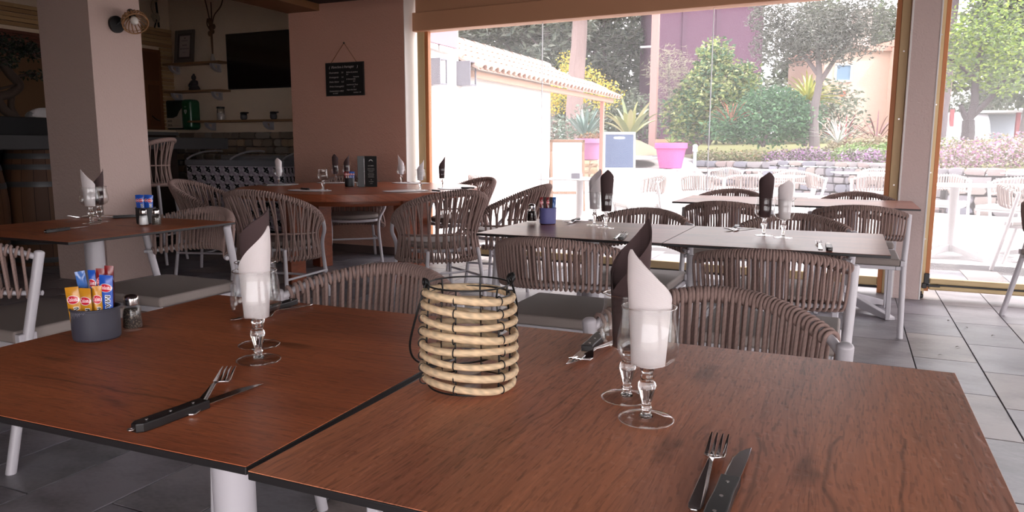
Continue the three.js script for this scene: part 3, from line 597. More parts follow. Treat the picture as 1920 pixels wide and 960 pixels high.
// ---------------------------------------------------------------- the raffia lantern
{
  const P = [-0.545, 0.7505, -1.05], t = thing('lantern', 'raffia and black wire lantern with a glass cylinder, on the joint of the foreground tables', 'lantern', P);
  const rt = tex(256, 64, (u, v) => { const w = 0.5 + 0.5 * Math.sin(2 * PI * (u * 26 + v * 1.5)), f = vnoise(u * 60, v * 12 + u * 30, 60, 12); const k = 0.62 + 0.3 * f + 0.14 * w; return [0.84 * k, 0.63 * k, 0.40 * k]; });
  const raffia = std([1, 1, 1], 0.75, { map: rt, bumpMap: rt, bumpScale: 0.002 });
  reseed(31);
  for (let i = 0; i < 8; i++) {
    const y = 0.011 + i * 0.0200, R0 = 0.0755 - 0.0055 * Math.pow((i - 2.5) / 4.5, 2) * (i > 2 ? 1 : 0.8) - (i === 0 ? 0.003 : 0), ph = rr(0, 6), amp = rr(0.0015, 0.003);
    const pts = Array.from({ length: 28 }, (_, k) => { const a = k / 28 * 2 * PI; return V(R0 * cos(a) * (1 + 0.012 * sin(3 * a + ph)), Math.max(0.0068, y + 0.0052 * sin(a - 0.7) + amp * sin(2 * a + ph)), R0 * sin(a) * (1 + 0.012 * sin(2 * a + ph))); });
    part('raffia_ring', new THREE.TubeGeometry(new THREE.CatmullRomCurve3(pts, true), 90, 0.0058 + 0.0006 * sin(i * 2.1), 9, true), raffia, t, 'twisted straw-coloured raffia ring');
  }
  const wires = [];
  for (let k = 0; k < 6; k++) {
    const a = 0.35 + k * PI / 3, c = cos(a), s = sin(a), pts = [[0.066 * c, 0.004, 0.066 * s]];
    for (let i = 0; i < 8; i++) { const y = 0.011 + i * 0.0200, R0 = 0.0755 - 0.0055 * Math.pow((i - 2.5) / 4.5, 2); pts.push([(R0 - 0.0065) * c, y, (R0 - 0.0065) * s]);
      wires.push(new THREE.TorusGeometry(0.0068, 0.0011, 5, 14).rotateY(-a).translate(R0 * c, y + 0.0042 * sin(a - 0.7), R0 * s)); }
    pts.push([0.0655 * c, 0.168, 0.0655 * s]);
    part('upright_wire', tube(pts, 0.0014, 6, false, 40), M.blackMetal, t);
  }
  part('binding_wire', wires, M.blackMetal, t);
  const ring = (r, y, q) => new THREE.TorusGeometry(r, q, 6, 56).rotateX(PI / 2).translate(0, y, 0);
  part('wire_ring', ring(0.0655, 0.168, 0.0015), M.blackMetal, t); part('wire_ring', ring(0.066, 0.152, 0.0015), M.blackMetal, t); part('wire_ring', ring(0.066, 0.004, 0.0015), M.blackMetal, t);
  const dx = 0.913, dz = -0.408, curls = [];
  for (const s of [-1, 1]) for (let j = 0; j < 3; j++) curls.push(new THREE.TorusGeometry(0.0085 - j * 0.0012, 0.0016, 6, 18).rotateY(0.42 + PI / 2 + 0.5).translate(s * dx * (0.0665 + 0.002 * j), 0.166 + (s > 0 ? 0.009 : 0) + 0.002 * j, s * dz * (0.0665 + 0.002 * j)));
  part('wire_curl', curls, M.blackMetal, t);
  const bail = [[-0.069, 0.166, 0.004], [-0.078, 0.135, 0.006], [-0.090, 0.095, 0.0], [-0.097, 0.062, -0.01], [-0.093, 0.035, -0.03], [-0.070, 0.014, -0.066], [-0.02, 0.007, -0.096], [0.035, 0.02, -0.092], [0.07, 0.07, -0.06], [0.078, 0.125, -0.02], [0.069, 0.172, 0.0]].map(([r, y, f]) => V(CAM_R.x * r + CAM_F.x * f, y, CAM_R.z * r + CAM_F.z * f));
  part('handle', tube(bail, 0.0019, 7, false, 60), M.blackMetal, t);
  part('glass_cylinder', lathe([[0, 0.003], [0.05, 0.003], [0.052, 0.006], [0.052, 0.138], [0.051, 0.139], [0.050, 0.138], [0.050, 0.010], [0.048, 0.008], [0, 0.008]], 48), M.glassThin, t);
  part('tealight', [cyl(0.019, 0.0195, 0.014, 24).translate(0, 0.009, 0)], M.steelDull, t);
}

// ---------------------------------------------------------------- condiments
function sachetTex(bg, ov, big, vertical) {
  return canvasTex(96, 256, (g, w, h) => {
    g.fillStyle = bg; g.fillRect(0, 0, w, h);
    g.fillStyle = '#d9d9d9'; g.beginPath(); g.ellipse(w / 2, 62, 46, 22, 0, 0, 7); g.fill();
    g.fillStyle = '#c8102e'; g.beginPath(); g.ellipse(w / 2, 62, 42, 19, 0, 0, 7); g.fill();
    g.fillStyle = '#fff'; g.font = 'italic bold 25px serif'; g.textAlign = 'center'; g.fillText(ov, w / 2, 70);
    g.save(); g.translate(w * 0.62, 96); g.rotate(PI / 2); g.textAlign = 'left'; g.font = 'bold 42px sans-serif'; g.fillStyle = vertical; g.strokeStyle = '#fff'; g.lineWidth = 5; g.strokeText(big, 0, 12); g.fillText(big, 0, 12); g.restore();
  });
}
const foil = (map) => phys([1, 1, 1], 0.3, { map, clearcoat: 0.4, clearcoatRoughness: 0.25 });
const sMayo = foil(sachetTex('#1551b8', 'Colona', 'MAYONNAISE', '#0b1020')), sMust = foil(sachetTex('#c98a1c', 'Colona', 'MOUTARDE', '#1a1206')), sKet = foil(sachetTex('#7a1418', 'Colona', 'KETCHUP', '#1a0606')), sBlueBack = phys([0.05, 0.15, 0.45], 0.25, { clearcoat: 0.5 });
function sachetGeo(w = 0.026, h = 0.105, bulge = 0.0035) {
  const f = (sgn) => (u, v) => { const e = Math.min(1, Math.min(v, 1 - v) * 9) * Math.pow(Math.sin(PI * clamp(u, 0.02, 0.98)), 0.5); return [(u - 0.5) * w * (1 + 0.04 * (1 - e)), v * h, sgn * (bulge * e + 0.0003) * (1 + 0.15 * sin(v * 20 + u * 7))]; };
  const a = surf(f(1), 10, 24), b = surf(f(-1), 10, 24); return [a, b];
}
const SG = merge(sachetGeo()), SG2 = merge(sachetGeo(0.017, 0.11, 0.004));
function sachet(label, g, m, pos, ry, rx, rz) { const o = single('sachet', g, m, label, 'sachet', pos); o.rotation.set(rx, ry, rz, 'YXZ'); return o; }
const potTex = canvasTex(1024, 256, (g, w, h) => {
  g.fillStyle = '#3a3a46'; g.fillRect(0, 0, w, h); g.strokeStyle = '#8f8f98'; g.lineWidth = 2.5;
  for (const x0 of [90, 600]) { g.beginPath(); g.moveTo(x0, 160); for (let i = 1; i < 60; i++) g.lineTo(x0 + i * 3.4, 160 - i * 0.25 + 9 * Math.sin(i * 1.3) * (0.4 + 0.6 * Math.abs(Math.sin(i * 0.37)))); g.stroke(); g.beginPath(); g.moveTo(x0 + 40, 182); g.lineTo(x0 + 50, 186); g.stroke(); }
});
function makePot(label, pos, m, h = 0.066, r = 0.0445) {
  const t = thing('condiment_pot', label, 'pot', pos);
  part('pot_body', lathe([[0, 0.002], [r * 0.93, 0.002], [r * 0.98, 0.006], [r, h * 0.4], [r * 0.99, h - 0.006], [r * 1.03, h - 0.003], [r * 1.03, h], [r * 0.95, h], [r * 0.93, h - 0.004], [r * 0.93, 0.008], [0, 0.007]], 48), m, t);
  part('unglazed_base', lathe([[0, 0], [r * 0.90, 0], [r * 0.93, 0.0025], [0, 0.0025]], 40), std([0.32, 0.12, 0.075], 0.9), t, 'bare reddish clay base');
  return t;
}
const potGrey = phys([1, 1, 1], 0.55, { map: potTex }), potPurple = phys([0.13, 0.13, 0.34], 0.45), potBlack = std([0.02, 0.02, 0.024], 0.5);
{
  const P = [-1.365, TT, -1.005]; makePot('dark blue-grey condiment pot full of sauce sachets, at the left end of the foreground table', P, potGrey).rotation.y = 1.9;
  const y = TT + 0.010, L = (r, f) => [P[0] + CAM_R.x * r + CAM_F.x * f, y, P[2] + CAM_R.z * r + CAM_F.z * f];
  sachet('yellow mustard sachet with red oval, leftmost in the grey pot', SG, sMust, L(-0.024, 0.018).map((v, i) => i === 1 ? v - 0.006 : v), 0.42, -0.02, 0.10);
  sachet('yellow mustard sachet turned sideways, in the middle of the grey pot', SG, sMust, L(-0.004, 0.020).map((v, i) => i === 1 ? v - 0.008 : v), 0.2, 0.0, 0.02);
  sachet('yellow mustard sachet beside the blue one in the grey pot', SG2, sMust, L(0.011, 0.012).map((v, i) => i === 1 ? v - 0.01 : v), 0.7, 0.0, -0.02);
  sachet('bright blue mayonnaise sachet facing out, rightmost in the grey pot', SG, sMayo, L(0.024, 0.006).map((v, i) => i === 1 ? v + 0.016 : v), 0.40, 0, -0.06);
  sachet('shiny blue sachet standing behind the yellow ones at left in the grey pot', SG2, sBlueBack, L(-0.018, -0.014).map((v, i) => i === 1 ? v + 0.018 : v), 0.9, 0.05, 0.12);
  sachet('blue and red sachet standing in the back middle of the grey pot', SG2, sMayo, L(-0.004, -0.018).map((v, i) => i === 1 ? v + 0.018 : v), 0.2, 0.05, 0.04);
  sachet('dark red ketchup sachet standing in the grey pot', SG2, sKet, L(0.009, -0.010).map((v, i) => i === 1 ? v + 0.022 : v), 0.6, 0.0, -0.02);
  sachet('dark red sachet tip behind the mayonnaise sachet in the grey pot', SG2, sKet, L(0.022, -0.012).map((v, i) => i === 1 ? v + 0.027 : v), 0.5, 0.0, -0.05);
}
function makeShaker(label, pos, fill, cap = M.steel, s = 1) {
  const t = thing('shaker', label, 'shaker', pos);
  const oct = (pts) => lathe(pts.map(([a, b]) => [a * s, b * s]), 10);
  part('glass_body', oct([[0, 0.001], [0.019, 0.001], [0.0215, 0.004], [0.0195, 0.035], [0.017, 0.05], [0.0125, 0.058], [0.0125, 0.062], [0.0110, 0.062], [0.0112, 0.056], [0.0155, 0.048], [0.018, 0.034], [0.0195, 0.007], [0, 0.006]]), M.glassThin, t);
  part('spice_fill', oct([[0, 0.0065], [0.0188, 0.0075], [0.0172, 0.033], [0.0150, 0.046], [0, 0.046]]), fill, t);
  part('cap', lathe([[0.0142, 0.055], [0.0150, 0.056], [0.0150, 0.067], [0.0135, 0.073], [0.008, 0.0765], [0, 0.0775]].map(([a, b]) => [a * s, b * s]), 28), cap, t);
  return t;
}
const pepperT = tex(128, 128, (u, v) => { const k = vnoise(u * 60, v * 60, 60, 60); return k > 0.6 ? [0.16, 0.12, 0.09] : [0.035, 0.026, 0.022]; });
M.pepper = std([1, 1, 1], 0.9, { map: pepperT }); M.salt = std([0.85, 0.85, 0.87], 0.9); M.pepperBrown = std([0.055, 0.03, 0.025], 0.9);
makeShaker('glass pepper shaker with a metal cap, right beside the grey condiment pot', [-1.373 + 0.012, TT, -1.085], M.pepper);
{ // middle row
  const P = [-1.372, TT, -3.513]; makePot('purple-blue condiment pot with sachets, on the middle row before the window', P, potPurple, 0.083, 0.042);
  const y = TT + 0.025, names = ['dark red sachet, leftmost in the purple pot', 'brown sachet in the purple pot, second from left', 'dark red sachet in the middle of the purple pot', 'dark sachet in the purple pot right of its middle', 'blue sachet, rightmost in the purple pot'];
  [sKet, sBlueBack, sKet, sMust, sBlueBack].forEach((m, i) => sachet(names[i], SG2, [sKet, M.napBrown, sKet, M.napBrown, sBlueBack][i], [P[0] + CAM_R.x * (i - 2) * 0.013, y, P[2] + CAM_R.z * (i - 2) * 0.013], 0.42, 0, -(i - 2) * 0.03));
  makeShaker('brown pepper shaker with steel cap, left of the purple pot', [-1.476, TT, -3.553], M.pepperBrown, M.steel, 1.25);
}
{ // dark side table
  const P = [-2.905, 0.7853, -2.425]; makePot('black condiment pot with blue sachets, on the dark side table', P, potBlack, 0.075, 0.042);
  ['blue sachet, leftmost in the black pot', 'blue sachet in the black pot, left of its middle', 'blue sachet in the black pot, right of its middle', 'blue sachet with red oval, rightmost in the black pot'].forEach((l, i) => sachet(l, SG, sMayo, [P[0] + CAM_R.x * (i - 1.5) * 0.016, 0.80 + 0.012, P[2] + CAM_R.z * (i - 1.5) * 0.016 + 0.01 * (i % 2)], 0.42 + 0.1 * (i - 1.5), 0, -(i - 1.5) * 0.05));
  makeShaker('salt shaker filled white, in front of the black pot', [-2.826, 0.7853, -2.345], M.salt);
  makeShaker('pepper shaker right of the salt shaker on the dark side table', [-2.775, 0.7853, -2.368], M.pepper);
}

// ---------------------------------------------------------------- on the round table
{
  const matM = phys([0.62, 0.585, 0.60], 0.35);
  const under = std([0.03, 0.025, 0.025], 0.5);
  const mats = [[-4.83, -5.52, 'freezer side', 0.3], [-3.99, -4.90, 'near rim by the empty glass', 0], [-4.60, -6.08, 'far rim below the two brown napkins', 1], [-3.92, -6.33, 'far rim by the window frame', 1], [-3.25, -5.18, 'near right rim under a pale napkin', 0], [-3.10, -5.72, 'window end under the brown napkin', 0]];
  for (const [x, z, where] of mats) {
    const t = thing('placemat', 'oval pale placemat on the round table, ' + where, 'placemat', [x, RT + 0.001, z], Math.atan2(x + 3.95, z + 5.53));
    const s = new THREE.Shape(); s.absellipse(0, 0, 0.2, 0.135, 0, 2 * PI);
    part('mat_core', new THREE.ExtrudeGeometry(s, { depth: 0.002, bevelEnabled: false, curveSegments: 40 }).rotateX(-PI / 2), under, t);
    const s2 = new THREE.Shape(); s2.absellipse(0, 0, 0.199, 0.134, 0, 2 * PI);
    part('mat_surface', new THREE.ExtrudeGeometry(s2, { depth: 0.0008, bevelEnabled: false, curveSegments: 40 }).rotateX(-PI / 2).translate(0, 0.002, 0), matM, t);
  }
  copy(knife0, [-4.12, MAT_T, -4.97], 1.2, 'black-handled knife on the placemat beside the empty glass of the round table');
  copy(knife0, [-3.02, MAT_T, -5.22], 1.0, 'black-handled knife on the near right placemat of the round table');
  copy(fork0, [-3.86, MAT_T, -6.30], 1.6, 'fork on the far placemat of the round table by the window frame');
  copy(knife0, [-2.99, MAT_T, -5.66], 1.7, 'black-handled knife on the placemat at the window end of the round table');
  copy(fork0, [-4.92, MAT_T, -5.42], 0.9, 'fork on the placemat at the freezer side of the round table');
  // menu card standing folded
  const menuT = canvasTex(256, 512, (g, w, h) => {
    g.fillStyle = '#0c0b0c'; g.fillRect(0, 0, w, h); g.fillStyle = '#d8d4d0'; g.strokeStyle = '#d8d4d0';
    g.beginPath(); g.arc(w * 0.52, 96, 40, PI * 1.15, PI * 1.85); g.lineWidth = 14; g.stroke(); g.lineWidth = 3; g.beginPath(); g.arc(w * 0.52, 120, 60, PI * 1.2, PI * 1.8); g.stroke();
    g.textAlign = 'center'; g.font = 'bold 24px serif'; g.fillText('LA CARTE', w * 0.52, 165);
    g.font = '17px serif'; ['Salades et entrées', 'Tartare de saumon', 'Plats du jour', 'Pâtes fraîches', 'Pièce du boucher', 'Poissons grillés', 'Desserts maison'].forEach((s, i) => g.fillText(s, w * 0.52, 212 + i * 23 + (i > 2 ? 8 : 0)));
    g.beginPath(); g.arc(w * 0.52, 400, 7, 0, 7); g.fill(); g.font = '18px serif'; g.fillText('Bon appétit', w * 0.52, 436); g.fillText('à tous', w * 0.52, 470);
  });
  const blank = std([0.011, 0.010, 0.011], 0.4), t = thing('menu_card', 'black standing menu card with white lettering, on the round table', 'menu', [-3.91, RT, -5.60], 0.42);
  const pg = rbx(-0.056, 0.056, 0, 0.272, 0, 0.003, 0.001, 1);
  part('front_page', pg.clone().rotateY(-0.12).translate(0.03, 0, 0), blank, t);
  part('printed_text', new THREE.PlaneGeometry(0.108, 0.262).translate(0, 0.136, 0.0036).rotateY(-0.12).translate(0.03, 0, 0), phys([1, 1, 1], 0.5, { map: menuT }), t);
  part('side_page', rbx(-0.063, 0, 0, 0.272, -0.003, 0, 0.001, 1).rotateY(0.5).translate(-0.026, 0, 0), blank, t);
  part('pen_cord', [rod([-0.028, 0.02, 0.004], [-0.028, 0.25, 0.004], 0.0018, 6), new THREE.SphereGeometry(0.005, 10, 8).translate(-0.028, 0.135, 0.005)], M.steelDull, t);
  const P = [-4.07, RT, -5.55]; makePot('dark condiment pot with red and blue sachets, left of the menu card', P, potBlack, 0.078, 0.042);
  ['red sachet in the dark pot left of the menu', 'second red sachet in the dark pot left of the menu', 'blue sachet in the dark pot left of the menu', 'blue sachet nearest the menu in the dark pot'].forEach((l, i) => sachet(l, SG, i < 2 ? sKet : sMayo, [P[0] + CAM_R.x * (i - 1.5) * 0.018, RT + 0.03, P[2] + CAM_R.z * (i - 1.5) * 0.018], 0.42, 0, -(i - 1.5) * 0.04));
  makeShaker('small salt shaker between the dark pot and the menu card', [-3.985, RT, -5.56], M.salt, M.steel, 0.95);
}

// ---------------------------------------------------------------- on the walls
{ // blackboard on a string
  const t = thing('blackboard', 'small black chalkboard with handwritten menu hanging on a string on the pier', 'chalkboard', [-4.89, 1.835, -6.647]);
  const bt = canvasTex(768, 544, (g, w, h) => {
    g.fillStyle = '#0d0b0c'; g.fillRect(0, 0, w, h); g.fillStyle = '#cfc8c6'; g.font = 'italic 50px serif'; g.fillText('Planches à Partager', 110, 84); g.font = 'italic 60px serif'; g.fillText('(', 60, 92); g.fillText(')', 640, 92);
    g.font = 'italic 36px serif';
    [['Charcuterie', '14'], ['Fromagerie', '14'], ['Petite Mixte', '8,5'], ['Petite Fromage', '8,5'], ['Camembert rôti', '12']].forEach(([a, b], i) => { g.fillText(a, 60, 172 + i * 78); g.fillText(b, 318, 172 + i * 78); });
    g.font = 'italic 30px serif'; g.fillText('au miel', 130, 520);
    [['Melon & Jambon', 170], ['9,5', 206], ['Tomates', 250], ['& Mozzarella', 286], ['9,5', 322], ['Assiette de Thon', 380], ['12', 416], ['Tapas du Chef', 466], ['maison  10', 512]].forEach(([a, y], i) => g.fillText(a, [2, 4, 6, 8].includes(i) ? 560 : 420, y));
  });
  part('board', rbx(-0.244, 0.244, -0.172, 0.172, 0, 0.014, 0.003), std([0.02, 0.017, 0.017], 0.7), t);
  part('chalk_writing', new THREE.PlaneGeometry(0.47, 0.33).translate(0, 0, 0.0146), std([1, 1, 1], 0.85, { map: bt }), t);
  part('string', [rod([-0.17, 0.172, 0.008], [0, 0.368, 0.006], 0.0035, 6), rod([0.15, 0.172, 0.008], [0, 0.368, 0.006], 0.0035, 6)], std([0.22, 0.10, 0.05], 0.9), t);
  part('nail', new THREE.SphereGeometry(0.009, 10, 8).translate(0, 0.368, 0.008), M.blackMetal, t);
}
{ // wall lamp with a rattan cage on the left column
  const t = thing('wall_lamp', 'black wall lamp with a rattan cage shade on the plaster column', 'lamp', [-5.588, 2.125, -4.495]);
  part('wall_plate', new THREE.CylinderGeometry(0.068, 0.068, 0.022, 36).rotateZ(PI / 2).translate(0.012, 0, 0), M.blackMetal, t);
  part('arm', tube([[0.02, 0, 0], [0.06, 0.05, -0.05], [0.09, 0.085, -0.11]], 0.009, 8, false, 14), M.blackMetal, t);
  const head = new THREE.Group();
  const ax = V(0.62, -0.66, 0.25).normalize(), q = new THREE.Quaternion().setFromUnitVectors(V(0, 1, 0), ax), O = V(0.085, 0.10, -0.085);
  const T = (g) => g.applyQuaternion(q).translate(O.x, O.y, O.z); void head;
  part('lamp_socket', T(lathe([[0, -0.02], [0.026, -0.02], [0.026, 0.055], [0, 0.055]], 24)), M.blackMetal, t);
  const prof = [[0.030, 0.045], [0.062, 0.053], [0.087, 0.076], [0.099, 0.108], [0.097, 0.14]], rattan = std([0.30, 0.155, 0.07], 0.6);
  for (let k = 0; k < 20; k++) { const a = k / 20 * 2 * PI; part('rattan_rib', T(tube(prof.map(([r, y]) => [r * cos(a), y, r * sin(a)]), 0.0045, 6, false, 12)), rattan, t); }
  part('rattan_ring', T(merge([[0.098, 0.14, 0.006], [0.099, 0.108, 0.003], [0.03, 0.045, 0.005]].map(([r, y, w]) => new THREE.TorusGeometry(r, w, 7, 40).rotateX(PI / 2).translate(0, y, 0)))), rattan, t);
  part('bulb', T(lathe([[0, 0.05], [0.014, 0.055], [0.03, 0.085], [0.032, 0.105], [0.024, 0.128], [0, 0.138]], 24)), phys([0.75, 0.72, 0.68], 0.25), t);
}
{ // television
  const t = thing('television', 'large black flat television on the back wall above the shelf of pots', 'television', [-7.41, 2.305, -8.29]);
  part('casing', rbx(-0.66, 0.66, -0.378, 0.378, 0.02, 0.055, 0.004), M.blackPlastic, t); part('wall_mount', bx(-0.15, 0.15, -0.1, 0.1, 0, 0.02), M.blackMetal, t);
  part('screen', rbx(-0.648, 0.648, -0.362, 0.366, 0.055, 0.057, 0.001), phys([0.006, 0.006, 0.007], 0.12), t);
}
{ // shelves with cast white brackets
  const sw = std([0.33, 0.19, 0.09], 0.55);
  const shelf = (label, x0, x1, y, br) => {
    const t = thing('wall_shelf', label, 'shelf', [0, 0, 0]);
    part('board', rbx(x0, x1, y - 0.028, y, -8.3, -8.09, 0.003), sw, t);
    for (const x of br) {
      const o = [], h = []; for (let i = 0; i <= 14; i++) { const a = i / 14 * PI / 2; o.push([0.16 * cos(a), -0.105 * sin(a)]); h.push([0.024 + 0.105 * cos(a), -0.016 - 0.065 * sin(a)]); }
      const g = extrude([[0, 0], ...o], 0.05, 0.004, [[[0.024, -0.016], ...h]]); g.rotateY(-PI / 2).translate(x, y - 0.03, -8.295); part('bracket', g, M.whiteMetal, t, 'white teardrop bracket');
    }
  };
  shelf('upper wooden wall shelf holding the framed certificate and dry branches', -9.19, -8.085, 2.315, [-9.04, -8.24]);
  shelf('middle wooden wall shelf holding the small seated figurine', -9.19, -8.085, 1.925, [-9.02, -8.24]);
  shelf('lower long wooden wall shelf with a jar and two small cups', -8.74, -6.6, 1.498, [-8.40, -7.33]);
  const t = thing('picture_frame', 'grey framed certificate leaning on the upper shelf', 'picture frame', [-8.79, 2.318, -8.16]);
  t.rotation.x = -0.12;
  const cert = canvasTex(192, 256, (g, w, h) => { g.fillStyle = '#b9aaa6'; g.fillRect(0, 0, w, h); g.fillStyle = '#4c4042'; g.textAlign = 'center'; g.font = 'bold 20px serif'; g.fillText('CERTIFICAT', w / 2, 66); g.beginPath(); g.arc(w / 2, 28, 9, 0, 7); g.fill(); g.font = 'bold 22px sans-serif'; g.fillText('MAITRE', w / 2, 122); g.fillText('RESTAURATEUR', w / 2, 164); g.font = '15px serif'; g.fillText('Décerné à', w / 2, 205); });
  part('frame', [rbx(-0.185, -0.14, 0, 0.46, 0, 0.025, 0.005), rbx(0.14, 0.185, 0, 0.46, 0, 0.025, 0.005), rbx(-0.14, 0.14, 0, 0.045, 0, 0.025, 0.005), rbx(-0.14, 0.14, 0.415, 0.46, 0, 0.025, 0.005)], std([0.13, 0.11, 0.10], 0.5), t);
  part('mount', bx(-0.142, 0.142, 0.04, 0.42, 0.004, 0.01), std([0.10, 0.085, 0.08], 0.9), t);
  part('certificate', new THREE.PlaneGeometry(0.2, 0.3).translate(0, 0.23, 0.0112), std([1, 1, 1], 0.8, { map: cert }), t);
  const v = thing('dry_branches', 'dry branches in a slim white vase at the right end of the upper shelf', 'branches', [-8.27, 2.316, -8.18]);
  part('vase', lathe([[0, 0], [0.03, 0], [0.034, 0.02], [0.02, 0.07], [0.014, 0.09], [0.017, 0.1], [0.012, 0.1], [0.01, 0.085], [0, 0.08]], 24), std([0.5, 0.45, 0.42], 0.4), v);
  const bm = std([0.16, 0.085, 0.045], 0.9);
  for (const pts of [[[0, 0.06, 0], [0.0, 0.3, 0.01], [0.01, 0.46, 0.02], [-0.05, 0.7, 0], [-0.11, 0.96, 0.01]], [[0.004, 0.06, 0], [0.01, 0.3, 0], [0.0, 0.45, -0.01], [0.04, 0.64, 0.02], [0.02, 0.8, 0.0]], [[0.02, 0.5, 0], [0.09, 0.62, 0.02], [0.2, 0.74, 0], [0.30, 0.95, 0.02]], [[0.0, 0.4, 0], [-0.04, 0.5, 0.03], [-0.03, 0.58, 0.03]]]) part('branch', tube(pts, 0.0085, 6, false, 20), bm, v);
  const knots = []; reseed(3); for (let i = 0; i < 9; i++) knots.push(new THREE.IcosahedronGeometry(rr(0.018, 0.034), 1).scale(1, 1.4, 1).translate(rr(-0.03, 0.04), rr(0.38, 0.56), rr(-0.02, 0.02)));
  part('seed_cluster', knots, bm, v);
  const b = thing('figurine', 'small dark seated figurine on the middle shelf', 'figurine', [-8.66, 1.926, -8.19]);
  const fm = std([0.05, 0.045, 0.05], 0.5);
  part('figure_body', [lathe([[0, 0], [0.085, 0.002], [0.092, 0.02], [0.075, 0.05], [0.058, 0.075], [0.062, 0.11], [0.055, 0.135], [0.02, 0.15], [0, 0.152]], 24).scale(1, 1, 0.75)], fm, b);
  part('head', [new THREE.SphereGeometry(0.036, 20, 14).scale(0.9, 1.1, 0.95).translate(0, 0.182, 0.004), new THREE.SphereGeometry(0.016, 12, 8).translate(0, 0.222, 0), new THREE.ConeGeometry(0.008, 0.02, 8).rotateX(1.2).translate(0, 0.18, 0.04), new THREE.SphereGeometry(0.01, 8, 6).scale(0.5, 1.4, 0.6).translate(0.035, 0.176, 0), new THREE.SphereGeometry(0.01, 8, 6).scale(0.5, 1.4, 0.6).translate(-0.035, 0.176, 0)], fm, b);
  for (const s of [-1, 1]) part('arm', tube([[s * 0.055, 0.125, 0], [s * 0.075, 0.08, 0.02], [s * 0.03, 0.055, 0.06]], 0.014, 8, false, 14), fm, b);
  const j = thing('glass_jar', 'clip-top glass jar with white contents on the lower shelf', 'jar', [-8.185, 1.499, -8.19]);
  part('jar_body', lathe([[0, 0.001], [0.055, 0.001], [0.06, 0.008], [0.06, 0.13], [0.05, 0.15], [0.05, 0.165], [0.046, 0.165], [0.046, 0.15], [0.056, 0.128], [0.056, 0.01], [0, 0.008]], 32), M.glassThin, j);
  part('contents', lathe([[0, 0.01], [0.053, 0.011], [0.053, 0.09], [0.03, 0.105], [0, 0.1]], 24), std([0.7, 0.62, 0.58], 0.9), j);
  part('lid', [cyl(0.056, 0.056, 0.022, 28).translate(0, 0.166, 0), rod([0.058, 0.08, 0], [0.062, 0.175, 0], 0.004, 6), rod([-0.058, 0.08, 0], [-0.062, 0.175, 0], 0.004, 6)], M.blackPlastic, j);
  const cup = (label, x) => { const c = thing('lidded_cup', label, 'cup', [x, 1.499, -8.19]); part('cup_body', lathe([[0, 0], [0.03, 0], [0.046, 0.02], [0.048, 0.055], [0.04, 0.08], [0, 0.08]], 28), phys([0.10, 0.10, 0.11], 0.15), c); part('lid', cyl(0.05, 0.042, 0.026, 24).translate(0, 0.08, 0), M.blackPlastic, c); part('spout', rbx(0.03, 0.085, 0.088, 0.106, -0.012, 0.012, 0.005), M.blackPlastic, c); };
  cup('small dark lidded cup in the middle of the lower shelf', -7.765); cup('small dark lidded cup at the right of the lower shelf below the television', -7.235);
}
{ // defibrillator cabinet
  const t = thing('defibrillator_cabinet', 'green defibrillator cabinet with a white sign in the corner below the shelves', 'cabinet', [-9.19, 1.375, -8.29]);
  const green = phys([0.012, 0.11, 0.05], 0.35, { clearcoat: 0.3 }), dark = phys([0.012, 0.028, 0.022], 0.3);
  part('box_body', rbx(0.02, 0.36, 0, 0.42, 0, 0.18, 0.03, 4), dark, t);
  part('door', rbx(0.34, 0.53, -0.005, 0.425, 0, 0.2, 0.05, 5), green, t);
  const sgn = std([0.55, 0.48, 0.40], 0.6);
  part('sign_panel', extrude([[0.03, 0.02], [0.345, 0.02], [0.345, 0.30], [0.30, 0.26], [0.25, 0.19], [0.17, 0.165], [0.03, 0.165]], 0.004).translate(0, 0, 0.182), sgn, t);
  const lt = canvasTex(256, 128, (g, w, h) => { g.fillStyle = '#c2b29c'; g.fillRect(0, 0, w, h); g.fillStyle = '#15120f'; g.font = 'bold 44px sans-serif'; g.fillText('AED', 12, 48); g.fillText('DEA', 12, 112); g.fillStyle = '#8d7f70'; g.font = '24px sans-serif'; g.fillText('défibrillateur', 110, 108); });
  part('sign_lettering', new THREE.PlaneGeometry(0.27, 0.12).translate(0.18, 0.09, 0.1868), std([1, 1, 1], 0.6, { map: lt }), t);
  const ht = canvasTex(128, 256, (g, w, h) => { g.fillStyle = '#0e5c33'; g.fillRect(0, 0, w, h); g.fillStyle = '#cfd8d2'; g.font = 'bold 34px sans-serif'; g.textAlign = 'center'; g.fillText('AED', 64, 70); g.beginPath(); g.moveTo(64, 210); g.bezierCurveTo(10, 160, 20, 110, 50, 112); g.bezierCurveTo(60, 114, 64, 122, 64, 130); g.bezierCurveTo(64, 122, 70, 114, 80, 112); g.bezierCurveTo(110, 110, 118, 160, 64, 210); g.fill(); g.fillStyle = '#0e5c33'; g.beginPath(); g.moveTo(70, 125); g.lineTo(54, 160); g.lineTo(66, 160); g.lineTo(58, 192); g.lineTo(78, 150); g.lineTo(66, 150); g.fill(); });
  part('heart_symbol', new THREE.PlaneGeometry(0.09, 0.18).translate(0.435, 0.27, 0.2015), std([1, 1, 1], 0.5, { map: ht }), t);
}
